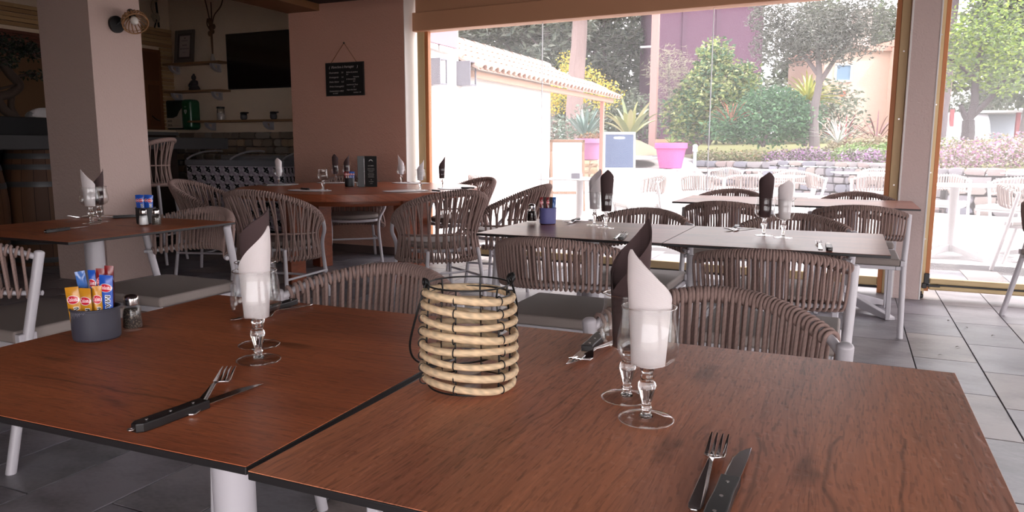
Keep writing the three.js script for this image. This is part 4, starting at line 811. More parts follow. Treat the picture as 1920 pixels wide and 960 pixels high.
{ // wall sculpture of a black stem with pale coils
  const t = thing('wall_sculpture', 'black stem sculpture with pale coiled discs, high on the left wall above the slats', 'sculpture', [-9.19, 2.80, -8.02]);
  part('stem', [rod([0.03, 0.02, -0.06], [0.04, 0.48, -0.02], 0.014, 8), rod([0.03, 0.0, 0.02], [0.05, 0.12, -0.01], 0.010, 8)], M.blackMetal, t);
  const cream = std([0.50, 0.42, 0.30], 0.7);
  for (const [y, z, r] of [[0.14, -0.0, 0.075], [0.42, 0.0, 0.07]]) { const pts = []; for (let i = 0; i < 46; i++) { const a = i * 0.42; pts.push([0.045, y + r * (1 - i / 50) * sin(a), z + r * (1 - i / 50) * cos(a)]); } part('coil', tube(pts, 0.010, 7, false, 120), cream, t); }
  part('ribbon', tube([[0.045, 0.2, 0.02], [0.05, 0.28, 0.05], [0.045, 0.36, 0.03]], 0.022, 8, false, 16), cream, t);
}
// stone dado along the back wall, slatted cladding and hatch on the left wall
{
  const back = scene.children.find((o) => o.name === 'wall_back'), left = scene.children.find((o) => o.name === 'wall_left');
  const sm = [[0.33, 0.25, 0.185], [0.25, 0.20, 0.155], [0.42, 0.30, 0.20], [0.20, 0.165, 0.14], [0.30, 0.26, 0.22]].map((c) => std(c, 0.85, { bumpMap: stoneBump, bumpScale: 0.01 }));
  reseed(77);
  const bed = part('mortar', bx(-9.2, -6.3, 0, 1.33, -8.3, -8.25), std([0.085, 0.065, 0.05], 0.95), back); void bed;
  let y = 0.42;
  while (y < 1.30) {
    const h = Math.min(rr(0.06, 0.13), 1.335 - y); let x = -9.18;
    while (x < -6.35) { const w = rr(0.10, 0.30); const s = part('stone', stone(w - 0.012, h - 0.01, 0.10, 0.10), sm[Math.floor(R() * 5)], back); s.position.set(x + w / 2, y + h / 2, -8.245 + rr(-0.01, 0.012)); x += w; }
    y += h;
  }
  const slatM = [[0.50, 0.31, 0.15], [0.42, 0.25, 0.12], [0.56, 0.36, 0.18]].map((c) => std(c, 0.55)), red = std([0.14, 0.045, 0.028], 0.5), darkW = std([0.055, 0.028, 0.018], 0.7);
  for (let i = 0; i < 27; i++) {
    const yy = 1.37 + i * 0.0535, full = yy > 2.50;
    for (const [z0, z1] of full ? [[-8.29, -4.0]] : [[-8.29, -8.085]]) part('slat', rbx(-9.2, -9.165 + 0.006 * ((i * 7) % 3), yy, yy + 0.046, z0, z1, 0.003), slatM[i % 3], left);
  }
  struct('door_1', [bx(-9.2, -9.17, 1.37, 2.5, -8.08, -7.72)], std([0.20, 0.075, 0.03], 0.55));
  const hatch = scene.children.find((o) => o.name === 'door_1');
  part('door_panel', [rbx(-9.17, -9.155, 1.42, 2.0, -8.02, -7.84, 0.004), rbx(-9.17, -9.155, 2.06, 2.46, -8.03, -7.76, 0.004)], std([0.15, 0.055, 0.024], 0.55), hatch);
  part('door_handle', tube([[-9.15, 1.5, -7.98], [-9.13, 1.52, -7.9], [-9.13, 1.56, -7.84]], 0.008, 6, false, 12), M.blackMetal, hatch);
  struct('wall_panel', bx(-9.2, -9.19, 1.3, 2.22, -7.7, -4.0), std([0.16, 0.085, 0.04], 0.8), left);
  for (let i = 0; i < 7; i++) part('blind_slat', rbx(-9.195, -9.15, 2.20 + i * 0.043, 2.238 + i * 0.043, -7.7, -4.0, 0.003), red, left);
  const c = thing('service_counter', 'grey service ledge below the wooden hatch beside the stone dado', 'counter', [0, 0, 0]);
  part('ledge', rbx(-9.16, -8.95, 1.29, 1.335, -8.12, -5.0, 0.006), std([0.20, 0.19, 0.185], 0.5), c); part('front_panel', bx(-9.16, -9.0, 0, 1.29, -8.12, -5.0), darkW, c);
}
{ // ice-cream chest freezer
  const t = thing('chest_freezer', 'chest freezer wrapped in a white floral print, against the stone dado', 'freezer', [0, 0, 0]);
  const ft = canvasTex(1024, 512, (g, w, h) => {
    g.fillStyle = '#cdbfd0'; g.fillRect(0, 0, w, h);
    const cx = w / 10, ry = 71;
    for (let r = 0; r < 8; r++) for (let c = -1; c < 11; c++) {
      const x = (c + (r % 2) * 0.5) * cx + cx * 0.3, y = r * ry + 30;
      g.fillStyle = '#ece6ee'; g.beginPath(); g.moveTo(x, y - 46); g.lineTo(x + 50, y); g.lineTo(x, y + 46); g.lineTo(x - 50, y); g.fill();
      g.fillStyle = '#1d1f2a';
      for (const [dx, dy, a, s] of [[-14, -16, 0.6, 20], [8, -20, -0.4, 15], [16, 0, 0.9, 19], [-6, 2, -0.9, 17], [10, 20, 0.3, 14], [24, 24, 1.2, 11], [-20, 6, 2.2, 11]]) { g.save(); g.translate(x + dx * 0.85, y + dy * 0.85); g.rotate(a); g.beginPath(); g.ellipse(0, 0, s, s * 0.42, 0, 0, 7); g.fill(); g.restore(); }
    }
  });
  const pm = phys([1, 1, 1], 0.4, { map: ft }), grey = phys([0.30, 0.30, 0.33], 0.35), white = phys([0.7, 0.7, 0.72], 0.4);
  const x0 = -8.16, x1 = -6.50, z0 = -8.18, z1 = -7.5;
  part('cabinet_body', rbx(x0, x1, 0.06, 0.88, z0, z1 - 0.004, 0.01), white, t);
  part('printed_wrap', [new THREE.PlaneGeometry(x1 - x0 - 0.01, 0.80).translate((x0 + x1) / 2, 0.475, z1 - 0.002), new THREE.PlaneGeometry(z1 - z0 - 0.01, 0.80).rotateY(PI / 2).translate(x1 + 0.002, 0.475, (z0 + z1) / 2)], pm, t);
  part('rim', [rbx(x0 - 0.012, x1 + 0.012, 0.88, 0.955, z1 - 0.05, z1 + 0.015, 0.012), rbx(x0 - 0.012, x1 + 0.012, 0.88, 1.01, z0 - 0.01, z0 + 0.05, 0.012), rbx(x1 - 0.04, x1 + 0.012, 0.88, 0.955, z0, z1, 0.012), rbx(x0 - 0.012, x0 + 0.04, 0.88, 0.955, z0, z1, 0.012)], grey, t);
  const lid = (a, b) => surf((u, v) => [lerp(a, b, u), 0.958 + 0.11 * Math.sin(Math.pow(v, 0.8) * PI * 0.62), lerp(z1, z0 + 0.04, v)], 8, 12);
  part('glass_lid', lid(x0 + 0.02, -7.4), M.glassThin, t); part('glass_lid', lid(-7.36, x1 - 0.02), M.glassThin, t);
  const edge = (x) => tube(Array.from({ length: 9 }, (_, i) => { const v = i / 8; return [x, 0.962 + 0.11 * Math.sin(Math.pow(v, 0.8) * PI * 0.62), lerp(z1, z0 + 0.04, v)]; }), 0.013, 8, false, 20);
  for (const x of [x0 + 0.015, -7.38, x1 - 0.015]) part('lid_frame', edge(x), M.whiteMetal, t);
  part('tub_floor', bx(x0 + 0.05, x1 - 0.05, 0.88, 0.895, z0 + 0.05, z1 - 0.05), std([0.22, 0.25, 0.33], 0.5), t);
  part('foot', [bx(x0 + 0.05, x0 + 0.12, 0, 0.06, z1 - 0.12, z1 - 0.05), bx(x1 - 0.12, x1 - 0.05, 0, 0.06, z1 - 0.12, z1 - 0.05), bx(x0 + 0.05, x0 + 0.12, 0, 0.06, z0 + 0.05, z0 + 0.12), bx(x1 - 0.12, x1 - 0.05, 0, 0.06, z0 + 0.05, z0 + 0.12)], M.blackPlastic, t);
}
{ // bar counter on barrels, planter with bonsai, bar stool
  const c = thing('bar_counter', 'thick grey bar top resting on wine barrels behind the plaster column', 'counter', [0, 0, 0]);
  part('counter_top', rbx(-7.62, -6.80, 1.10, 1.232, -6.9, -3.2, 0.012), std([0.05, 0.048, 0.05], 0.75), c);
  part('back_panel', bx(-7.62, -7.59, 0, 1.10, -6.85, -3.25), std([0.03, 0.016, 0.012], 0.8), c);
  const stave = [[0.10, 0.045, 0.022], [0.085, 0.036, 0.018], [0.12, 0.055, 0.027]].map((k) => std(k, 0.6)), hoop = phys([0.10, 0.10, 0.105], 0.45, { metalness: 0.6 });
  const prof = (y) => 0.325 + 0.075 * Math.sin(PI * y / 1.098);
  const barrel0 = thing('wine_barrel', 'old wine barrel with grey hoops under the bar top, half hidden by the plaster column', 'barrel', [-7.16, 0, -4.86]);
  const NS = 22;
  for (let k = 0; k < NS; k++) {
    const a0 = k / NS * 2 * PI + 0.006, a1 = (k + 1) / NS * 2 * PI - 0.006;
    const g = merge([surf((u, v) => { const a = lerp(a1, a0, u), y = v * 1.098, r = prof(y) + 0.002 * Math.sin(PI * u); return [r * cos(a), y, r * sin(a)]; }, 3, 10)]);
    part('stave', g, stave[(k * 5) % 3], barrel0);
  }
  part('inner_shell', lathe(Array.from({ length: 11 }, (_, i) => [prof(i / 10 * 1.098) - 0.008, 0.001 + i / 10 * 1.094]), 32), std([0.02, 0.01, 0.008], 0.9), barrel0);
  for (const y of [0.06, 0.24, 0.34, 0.78, 0.94, 1.04]) part('hoop', lathe([[prof(y - 0.025) + 0.002, y - 0.025], [prof(y - 0.025) + 0.006, y - 0.025], [prof(y + 0.025) + 0.006, y + 0.025], [prof(y + 0.025) + 0.002, y + 0.025]], 48), hoop, barrel0);
  copy(barrel0, [-7.16, 0, -4.02], 0.5, 'old wine barrel with grey hoops under the bar top, at the photo edge at left');
  const p = thing('planter', 'long black planter on the bar top carrying the bonsai tree', 'planter', [-7.22, 1.232, -4.75]);
  part('trough', [rbx(-0.16, 0.16, 0, 0.165, -0.8, 0.8, 0.008)], std([0.010, 0.010, 0.011], 0.9), p); part('soil', bx(-0.14, 0.14, 0.165, 0.172, -0.78, 0.78), std([0.02, 0.014, 0.01], 1), p);
  const b = thing('bonsai', 'bonsai tree with a twisted trunk and dark leaf pads, in the black planter', 'bonsai', [-7.22, 1.405, -4.66]);
  const bark = std([0.045, 0.028, 0.02], 0.9);
  part('trunk', [tube([[0, -0.02, 0.0], [0.02, 0.08, 0.13], [0.0, 0.17, 0.15], [0.01, 0.21, 0.04], [0, 0.30, -0.06], [0, 0.40, 0.02], [0, 0.50, 0.08]], 0.042, 10, false, 50), tube([[0.0, -0.02, -0.02], [-0.02, 0.08, 0.02], [0.0, 0.2, 0.02]], 0.03, 8, false, 20)], bark, b);
  part('branch', [tube([[0, 0.42, 0.03], [0.02, 0.5, 0.14], [0, 0.56, 0.26]], 0.016, 7, false, 14), tube([[0, 0.36, 0], [0, 0.40, -0.14], [0, 0.41, -0.22]], 0.014, 7, false, 14), tube([[0, 0.3, -0.04], [0, 0.24, 0.2], [0, 0.28, 0.32]], 0.012, 7, false, 14), tube([[0, 0.45, 0.05], [0, 0.6, 0.0], [0, 0.68, -0.04]], 0.018, 7, false, 14)], bark, b);
  reseed(9);
  foliage(b, [[0, 0.66, 0.0, 0.17, 0.09, 0.26], [0, 0.62, -0.2, 0.12, 0.08, 0.14], [0, 0.55, 0.24, 0.14, 0.10, 0.15], [0, 0.40, -0.22, 0.09, 0.05, 0.12], [0, 0.30, 0.33, 0.09, 0.07, 0.10], [0, 0.5, 0.06, 0.12, 0.08, 0.14]], 1500, 0.042, [[0.018, 0.035, 0.014], [0.028, 0.05, 0.018], [0.012, 0.024, 0.012]]);
  const w = single('paper_cloth', surf((u, v) => [(u - 0.5) * 0.14 + 0.02 * sin(v * 7), 0.10 * Math.pow(Math.sin(PI * u), 0.7) * (0.5 + 0.5 * sin(PI * v)) + 0.01 * sin(u * 12 + v * 9), (v - 0.5) * 0.26 + 0.02 * sin(u * 8)], 20, 16), std([0.55, 0.52, 0.52], 0.9, { side: THREE.DoubleSide }), 'crumpled white cloth behind the foot of the bonsai', 'cloth', [-7.28, 1.405, -4.96]); void w;
  const s = thing('bar_stool', 'tall bar stool with a woven rope back, right of the plaster column', 'bar stool', [-6.22, 0, -5.27], 1.95);
  part('seat', lathe([[0, 0.745], [0.18, 0.745], [0.195, 0.76], [0.18, 0.785], [0, 0.79]], 32), M.seat, s);
  for (const [x, z] of [[-1, -1], [1, -1], [-1, 1], [1, 1]]) part('leg', rod([x * 0.21, 0, z * 0.22], [x * 0.15, 0.76, z * 0.15], 0.014, 10, 0.016), M.whiteMetal, s);
  part('footrest', [rod([-0.185, 0.28, -0.19], [0.185, 0.28, -0.19], 0.01), rod([-0.185, 0.28, 0.19], [0.185, 0.28, 0.19], 0.01), rod([-0.185, 0.28, -0.19], [-0.185, 0.28, 0.19], 0.01), rod([0.185, 0.28, -0.19], [0.185, 0.28, 0.19], 0.01)], M.whiteMetal, s);
  const tp = (q) => V(0.245 * sin(q * 1.7), 1.10 + 0.10 * cos(q * 1.5), 0.02 + 0.21 * cos(q * 1.7)), md = (q) => V(0.19 * sin(q * 1.65), 0.95, 0.01 + 0.165 * cos(q * 1.65)), lo = (q) => V(0.205 * sin(q * 1.7), 0.765, 0.01 + 0.185 * cos(q * 1.7));
  const ln = (f) => Array.from({ length: 21 }, (_, i) => f(-1 + i / 10));
  const bk = part('backrest', [tube(ln(tp), 0.022, 8, false, 50), tube(ln(md), 0.008, 6, false, 40), tube(ln(lo), 0.018, 8, false, 40)], M.rope, s);
  for (let i = 0; i < 22; i++) { const q = -0.96 + 1.92 * i / 21, w2 = (i % 2 ? 1 : -1) * 0.04; part('rope_strand', tube([tp(q), md(q + w2), lo(q)], 0.007, 6, false, 14, false), M.rope, bk); }
}
// ---------------------------------------------------------------- outside: terrain
const bankTop = (x, z) => { // height of the planted bank behind the stone wall
  return 0.74 + 0.5 * smooth(0, 5, wallDist(x, z)) + 0.45 * smooth(4, 14, wallDist(x, z)) + 0.05 * (vnoise(x * 1.3 + 50, z * 1.3 + 50) - 0.5);
};
const WALL = [[-4.15, -21.3], [-1.75, -20.2], [0.13, -18.55], [1.05, -16.9], [1.62, -15.4], [2.75, -15.05], [6.5, -14.2]];
function wallDist(x, z) {
  let best = 1e9, side = 1;
  for (let i = 0; i + 1 < WALL.length; i++) {
    const [ax, az] = WALL[i], [bx_, bz] = WALL[i + 1], dx = bx_ - ax, dz = bz - az, t = clamp(((x - ax) * dx + (z - az) * dz) / (dx * dx + dz * dz), 0, 1);
    const px = ax + dx * t, pz = az + dz * t, d = Math.hypot(x - px, z - pz);
    if (d < best) { best = d; side = (z - pz) * dx - (x - px) * dz < 0 ? 1 : -1; }
  }
  return best * side;
}
const rampY = (x, z) => 0.62 * smooth(-13.5, -19, z) * smooth(-2.9, -4.2, x) + 0.4 * smooth(-19.3, -23, z) * smooth(-2.9, -4.2, x);
{
  const pale = tex(256, 256, (u, v) => { const k = 0.9 + 0.16 * (fbm(u * 8, v * 8, 4, 8, 8) - 0.5) + 0.08 * (vnoise(u * 90, v * 90, 90, 90) - 0.5); return [0.40 * k, 0.38 * k, 0.375 * k]; }); pale.repeat.set(10, 10);
  struct('patio', surf((u, v) => { const x = lerp(-12, 9, u), z = lerp(-7.0, -28, v); return [x, rampY(x, z) - 0.02 - (wallDist(x, z) > 0.3 && z < -14 ? 0.4 : 0), z]; }, 84, 84), std([1, 1, 1], 0.9, { map: pale }));
  struct('threshold', bx(-12, 9, -0.12, -0.012, -8.6, -6.4), std([0.56, 0.53, 0.51], 0.9));
  struct('ground', surf((u, v) => { const x = lerp(-70, 70, u), z = lerp(-24, -110, v); return [x, (x > -4.3 ? 1.05 : 0.85) + 0.02 * (-24 - z) + 0.4 * vnoise(x * 0.3 + 90, z * 0.3 + 200) - 0.3, z]; }, 60, 40), std([0.10, 0.085, 0.055], 1));
  struct('side_ground', [bx(4.3, 40, -0.2, -0.03, -14, 20), bx(-60, 60, -0.4, -0.2, -30, 40)], std([0.40, 0.37, 0.34], 0.95));
  const soil = tex(256, 256, (u, v) => { const n = fbm(u * 12, v * 12, 4, 12, 12), m = vnoise(u * 70, v * 70, 70, 70); return [0.10 + 0.06 * n + 0.05 * m, 0.095 + 0.07 * n + 0.05 * m, 0.05 + 0.03 * n]; }); soil.repeat.set(8, 8);
  const g = surf((u, v) => {
    const t = u * (WALL.length - 1), i = Math.min(WALL.length - 2, Math.floor(t)), f = t - i, x0 = lerp(WALL[i][0], WALL[i + 1][0], f), z0 = lerp(WALL[i][1], WALL[i + 1][1], f);
    const x = x0 + 3.5 * v * (u - 0.35), z = z0 - 0.12 - 11 * v; return [x, bankTop(x, z) - 0.02, z];
  }, 60, 30);
  struct('garden_bank', g, std([1, 1, 1], 1, { map: soil }));
}
// foliage: thousands of small folded leaves in blobs, one uncountable mass per plant

function leafMat(rough = 0.8) { return phys([1, 1, 1], rough, { transmission: 0.35, thickness: 0, roughness: 0.95, side: THREE.DoubleSide }); }
function foliage(parent, blobs, count, size, colors, shape = [0.5, 1], name = 'foliage') {
  if (!LEAF) LEAF = {};
  const key = shape.join();
  if (!LEAF[key]) {
    const [w, l] = shape, g = new THREE.BufferGeometry();
    g.setAttribute('position', new THREE.Float32BufferAttribute([0, 0, 0, -w / 2, 0.08, l * 0.45, w / 2, 0.08, l * 0.45, 0, -0.04, l, 0, 0, l * 0.45], 3));
    g.setIndex([0, 1, 4, 0, 4, 2, 1, 3, 4, 4, 3, 2]); g.computeVertexNormals(); LEAF[key] = g; LEAF.mat ??= leafMat();
  }
  const im = new THREE.InstancedMesh(LEAF[key], LEAF.mat, count), o = new THREE.Object3D(), c = new THREE.Color();
  const vol = blobs.map((b) => Math.pow(b[3] * b[4] * b[5], 0.75)), tot = vol.reduce((a, b) => a + b, 0);
  for (let i = 0; i < count; i++) {
    let k = 0, q = R() * tot; while (k < blobs.length - 1 && q > vol[k]) q -= vol[k++];
    const b = blobs[k], a = R() * 2 * PI, y = rr(-1, 1), s = Math.sqrt(1 - y * y), rad = Math.pow(R(), 0.4), lump = 0.82 + 0.36 * vnoise(a * 2 + k * 7, y * 3 + 20);
    o.position.set(b[0] + b[3] * rad * lump * s * cos(a), b[1] + b[4] * rad * lump * y, b[2] + b[5] * rad * lump * s * sin(a));
    o.rotation.set(rr(-1.4, 1.4), rr(0, 6.3), rr(-1, 1)); o.scale.setScalar(size * rr(0.6, 1.35)); o.updateMatrix(); im.setMatrixAt(i, o.matrix);
    const cc = colors[Math.floor(R() * colors.length)], br = rr(0.75, 1.25); c.setRGB(cc[0] * br, cc[1] * br, cc[2] * br); im.setColorAt(i, c);
  }
  im.name = name; im.castShadow = im.receiveShadow = true; im.userData.kind = 'stuff'; parent.add(im); return im;
}
function blades(parent, n, len, w, spread, colors, name = 'leaf', droop = 0.4, lean = 1) {   // strap leaves of an agave, cordyline or flax, each its own
  const mats = colors.map((c) => phys(c, 0.6, { side: THREE.DoubleSide, transmission: 0.12, thickness: 0 }));
  for (let i = 0; i < n; i++) {
    const a = i * 2.39996 + rr(-0.2, 0.2), e = lerp(0.15, 1.25, Math.pow((i + 0.5) / n, 0.8)) * spread, L = len * rr(0.75, 1.1), d = droop * rr(0.6, 1.4);
    const f = (off) => (u, v) => { const q = v, ww = w * Math.pow(Math.sin(PI * clamp(q * 0.86 + 0.12, 0, 1)), 0.7), x = (u - 0.5) * ww, fwd = L * (Math.sin(e) * q + d * 0.35 * q * q * q * Math.sin(e)), up = L * (Math.cos(e) * q - d * q * q * q * 0.55) + Math.abs(u - 0.5) * ww * 0.5 - off; return [fwd * cos(a) * lean - x * sin(a), up, fwd * sin(a) * lean + x * cos(a)]; };
    part(name, [surf(f(0), 2, 8), surf(f(0.006), 2, 8)], mats[i % mats.length], parent);
  }
}
function tree(label, pos, trunks, tr, blobs, count, size, colors, shape, bark, name = 'tree', cat = 'tree') {
  const t = thing(name, label, cat, pos);
  part('trunk', trunks.map((p, i) => { const c = new THREE.CatmullRomCurve3(p.map((q) => V(...q))), g = new THREE.TubeGeometry(c, 24, 1, 9); const P = g.attributes.position, r0 = tr[i][0], r1 = tr[i][1];
    for (let k = 0; k < P.count; k++) { const ring = Math.floor(k / 10), u = ring / 24, cc = c.getPointAt(Math.min(1, u)), r = lerp(r0, r1, u) * (1 + 0.12 * (vnoise(k * 3.1, ring * 1.7) - 0.5)); P.setXYZ(k, cc.x + (P.getX(k) - cc.x) * r, cc.y + (P.getY(k) - cc.y) * r, cc.z + (P.getZ(k) - cc.z) * r); } g.computeVertexNormals(); return g; }), bark, t);
  if (blobs) foliage(t, blobs, count, size, colors, shape);
  return t;
}
// low stone wall, stone by stone
{
  const w = new THREE.Group(); w.name = 'stone_wall'; w.userData.kind = 'structure'; scene.add(w);
  const sm = [[0.22, 0.205, 0.21], [0.18, 0.17, 0.185], [0.25, 0.215, 0.20], [0.235, 0.19, 0.185], [0.16, 0.16, 0.185]].map((c) => std(c, 0.9, { bumpMap: stoneBump, bumpScale: 0.01 }));
  const core = [];
  reseed(41);
  for (let i = 0; i + 1 < WALL.length; i++) {
    const [ax, az] = WALL[i], [bx_, bz] = WALL[i + 1], L = Math.hypot(bx_ - ax, bz - az), ang = Math.atan2(-(bz - az), bx_ - ax);
    core.push(boxUV(L, 0.68, 0.22).rotateY(ang).translate((ax + bx_) / 2, 0.32, (az + bz) / 2));
    let y = -0.04;
    while (y < 0.70) {
      const h = Math.min(rr(0.13, 0.21), 0.82 - y); let x = 0.02;
      while (x < L - 0.03) {
        const ww = Math.min(rr(0.2, 0.46), L - x), s = part('stone', stone(ww - 0.02, h - 0.018, 0.26, 0.13), sm[Math.floor(R() * 5)], w), f = (x + ww / 2) / L;
        s.position.set(lerp(ax, bx_, f) + 0.05 * Math.sin(ang), y + h / 2, lerp(az, bz, f) + 0.05 * Math.cos(ang)); s.rotation.y = ang; x += ww;
      }
      y += h;
    }
  }
  part('mortar', core, std([0.07, 0.065, 0.065], 1), w);
}
// ---------------------------------------------------------------- outside: white annexe with a tiled roof
{
  const X0 = -5.2, b = thing('annexe', 'sunlit white annexe building with a clay-tiled lean-to roof, left outside the window', 'building', [0, 0, 0]);
  part('wall', [bx(X0 - 4, X0, -0.1, 2.30, -13.4, -8.56), bx(X0 - 4, X0, 2.30, 2.9, -9.75, -8.56)], M.whiteWall, b);
  const post = std([0.42, 0.20, 0.16], 0.7);
  part('post', rbx(X0 + 0.10, X0 + 0.18, 0.2, 2.16, -16.24, -16.16, 0.005), post, b);
  part('roof_beam', [rbx(X0 + 0.1, X0 + 0.19, 2.13, 2.22, -16.9, -9.85, 0.004)], std([0.5, 0.33, 0.25], 0.7), b);
  // roof deck rising to the left, with rows of barrel tiles
  const PITCH = 0.46, sl = Math.tan(PITCH), zA = -9.8, zM = -15.3, zB = -17.0, yE = 2.22, xE = X0 + 0.30;
  const deck = (d, z0, z1) => extrude([[0, 0], [0, 0.04], [-d, 0.04 + d * sl], [-d, d * sl]], z0 - z1).translate(xE, yE, z1);
  part('roof_deck', [deck(1.35, zA, zM), deck(0.66, zM, zB)], std([0.45, 0.33, 0.28], 0.8), b);
  part('back_slope', extrude([[-1.35, 1.35 * sl - 0.04], [-1.35, 1.35 * sl + 0.04], [-3.6, -0.1], [-3.6, -0.18]], zA - zM).translate(xE, yE, zM), std([0.52, 0.36, 0.28], 0.85), b);
  const tm = [[0.46, 0.30, 0.24], [0.52, 0.35, 0.28], [0.42, 0.26, 0.21], [0.50, 0.38, 0.31]].map((c) => std(c, 0.85));
  const TL = 0.42, tw = 0.205;
  const tg = surf((u, v) => { const a = u * PI, r = lerp(0.085, 0.070, v); return [-v * TL, r * Math.sin(a) * 0.85, r * Math.cos(a)]; }, 8, 1);
  const tgu = surf((u, v) => { const a = u * PI, r = lerp(0.085, 0.070, v); return [-v * TL, r * Math.sin(a) * 0.85 - 0.014, r * Math.cos(a) * 0.86]; }, 8, 1);
  const end = surf((u, v) => { const a = u * PI, k = lerp(1, 0.84, v), r = 0.085; return [0, r * Math.sin(a) * 0.85 * k, r * Math.cos(a) * k]; }, 8, 1);
  const tile = merge([tg, tgu, end]);
  reseed(61);
  for (let r = 0; r < 4; r++) for (let z = zA - tw / 2; z > (r < 2 ? zB : zM); z -= tw) {
    const t = part('roof_tile', tile, tm[Math.floor(R() * 4)], b), s = -0.04 + r * 0.36;
    t.position.set(xE - s * Math.cos(PITCH), yE + 0.035 + s * Math.sin(PITCH), z + rr(-0.006, 0.006)); t.rotation.z = -PITCH + 0.03;
  }
  part('ridge_tile', Array.from({ length: 15 }, (_, i) => new THREE.CylinderGeometry(0.10, 0.085, 0.44, 10, 1, true, 0, PI).rotateX(PI / 2).rotateZ(PI / 2).translate(xE - 1.36, yE + 1.33 * sl + 0.02, zA - 0.2 - i * 0.41)), tm[1], b);
  part('fascia', rbx(X0 + 0.0, X0 + 0.1, 2.49, 2.88, -9.55, -8.58, 0.004), std([0.36, 0.17, 0.22], 0.6), b, 'mauve fascia board');
  part('ledge_block', [rbx(X0, X0 + 0.1, 2.41, 2.485, -9.0, -8.68, 0.01), rbx(X0, X0 + 0.1, 2.41, 2.485, -9.42, -9.05, 0.01)], M.whiteWall, b);
  const lampM = std([0.16, 0.16, 0.19], 0.5);
  for (const [z, y, label] of [[-8.92, 2.12, 'square grey outdoor wall lamp nearest the window frame on the white annexe'], [-9.78, 2.17, 'square grey outdoor wall lamp nearest the roof eave on the white annexe']]) {
    const t = thing('outdoor_lamp', label, 'lamp', [X0 + 0.002, y, z], 0);
    part('back_plate', rbx(0, 0.02, -0.17, 0.17, -0.10, 0.10, 0.004), lampM, t);
    part('housing', [rbx(0.02, 0.22, 0.15, 0.17, -0.1, 0.1, 0.003), rbx(0.02, 0.22, -0.17, -0.15, -0.1, 0.1, 0.003), rbx(0.20, 0.22, -0.15, 0.15, -0.1, -0.08, 0.003), rbx(0.20, 0.22, -0.15, 0.15, 0.08, 0.1, 0.003), bx(0.02, 0.2, -0.15, 0.15, 0.088, 0.1)], lampM, t);
    part('bulb', [new THREE.SphereGeometry(0.035, 16, 12).scale(1, 1.3, 1).translate(0.11, 0.0, 0), cyl(0.018, 0.018, 0.07, 12).translate(0.11, -0.13, 0)], std([0.7, 0.6, 0.52], 0.5), t);
  }
}
// ---------------------------------------------------------------- outside: signs, pots, posts
function aBoard(label, pos, turn, w, h, boardCol, frameCol, head) {
  const t = thing('pavement_sign', label, 'sign', pos, turn), fm = std(frameCol, 0.7), bm = std(boardCol, 0.6);
  for (const s of [1, -1]) {
    const g = (q) => q.rotateX(-s * 0.16).translate(0, 0, s * 0.17);
    part('frame', [g(rbx(-w / 2, -w / 2 + 0.045, 0, h, -0.015, 0.015)), g(rbx(w / 2 - 0.045, w / 2, 0, h, -0.015, 0.015)), g(rbx(-w / 2, w / 2, h - 0.05, h, -0.015, 0.015)), g(rbx(-w / 2, w / 2, h * 0.24, h * 0.24 + 0.045, -0.015, 0.015))], fm, t);
    part('panel', g(rbx(-w / 2 + 0.045, w / 2 - 0.045, h * 0.24 + 0.04, h - 0.05, -0.006, 0.006)), bm, t);
    if (head && s > 0) part('heading_label', g(extrude(Array.from({ length: 20 }, (_, i) => [0.13 * cos(i / 20 * 2 * PI), 0.03 * sin(i / 20 * 2 * PI)]), 0.003).translate(0, h - 0.13, 0.007)), std([0.7, 0.68, 0.68], 0.6), t);
  }
  return t;
}
aBoard('white-faced wooden easel sign at the corner of the white annexe', [-4.62, 0, -12.75], 0.5, 0.62, 1.28, [0.72, 0.70, 0.68], [0.20, 0.12, 0.08]);
aBoard('white-framed slate blue menu board outside, between the agave pots', [-4.77, 0.36, -16.6], 0.35, 0.72, 1.12, [0.06, 0.085, 0.15], [0.8, 0.78, 0.76], true);
function flowerPot(label, pos, r, h, colr, name = 'flower_pot') {
  const t = thing(name, label, 'flower pot', pos), m = std(colr, 0.65);
  part('pot_body', lathe([[0, 0], [r * 0.66, 0], [r * 0.70, 0.02], [r * 0.92, h * 0.76], [r * 1.0, h * 0.77], [r * 1.02, h * 0.8], [r * 1.02, h * 0.985], [r, h], [r * 0.92, h], [r * 0.90, h * 0.9], [0, h * 0.88]], 40), m, t);
  part('soil', cyl(r * 0.88, r * 0.88, 0.02, 30).translate(0, h * 0.885, 0), std([0.06, 0.045, 0.03], 1), t);
  return t;
}
const greens = [[0.10, 0.17, 0.05], [0.15, 0.23, 0.07], [0.07, 0.13, 0.045]];
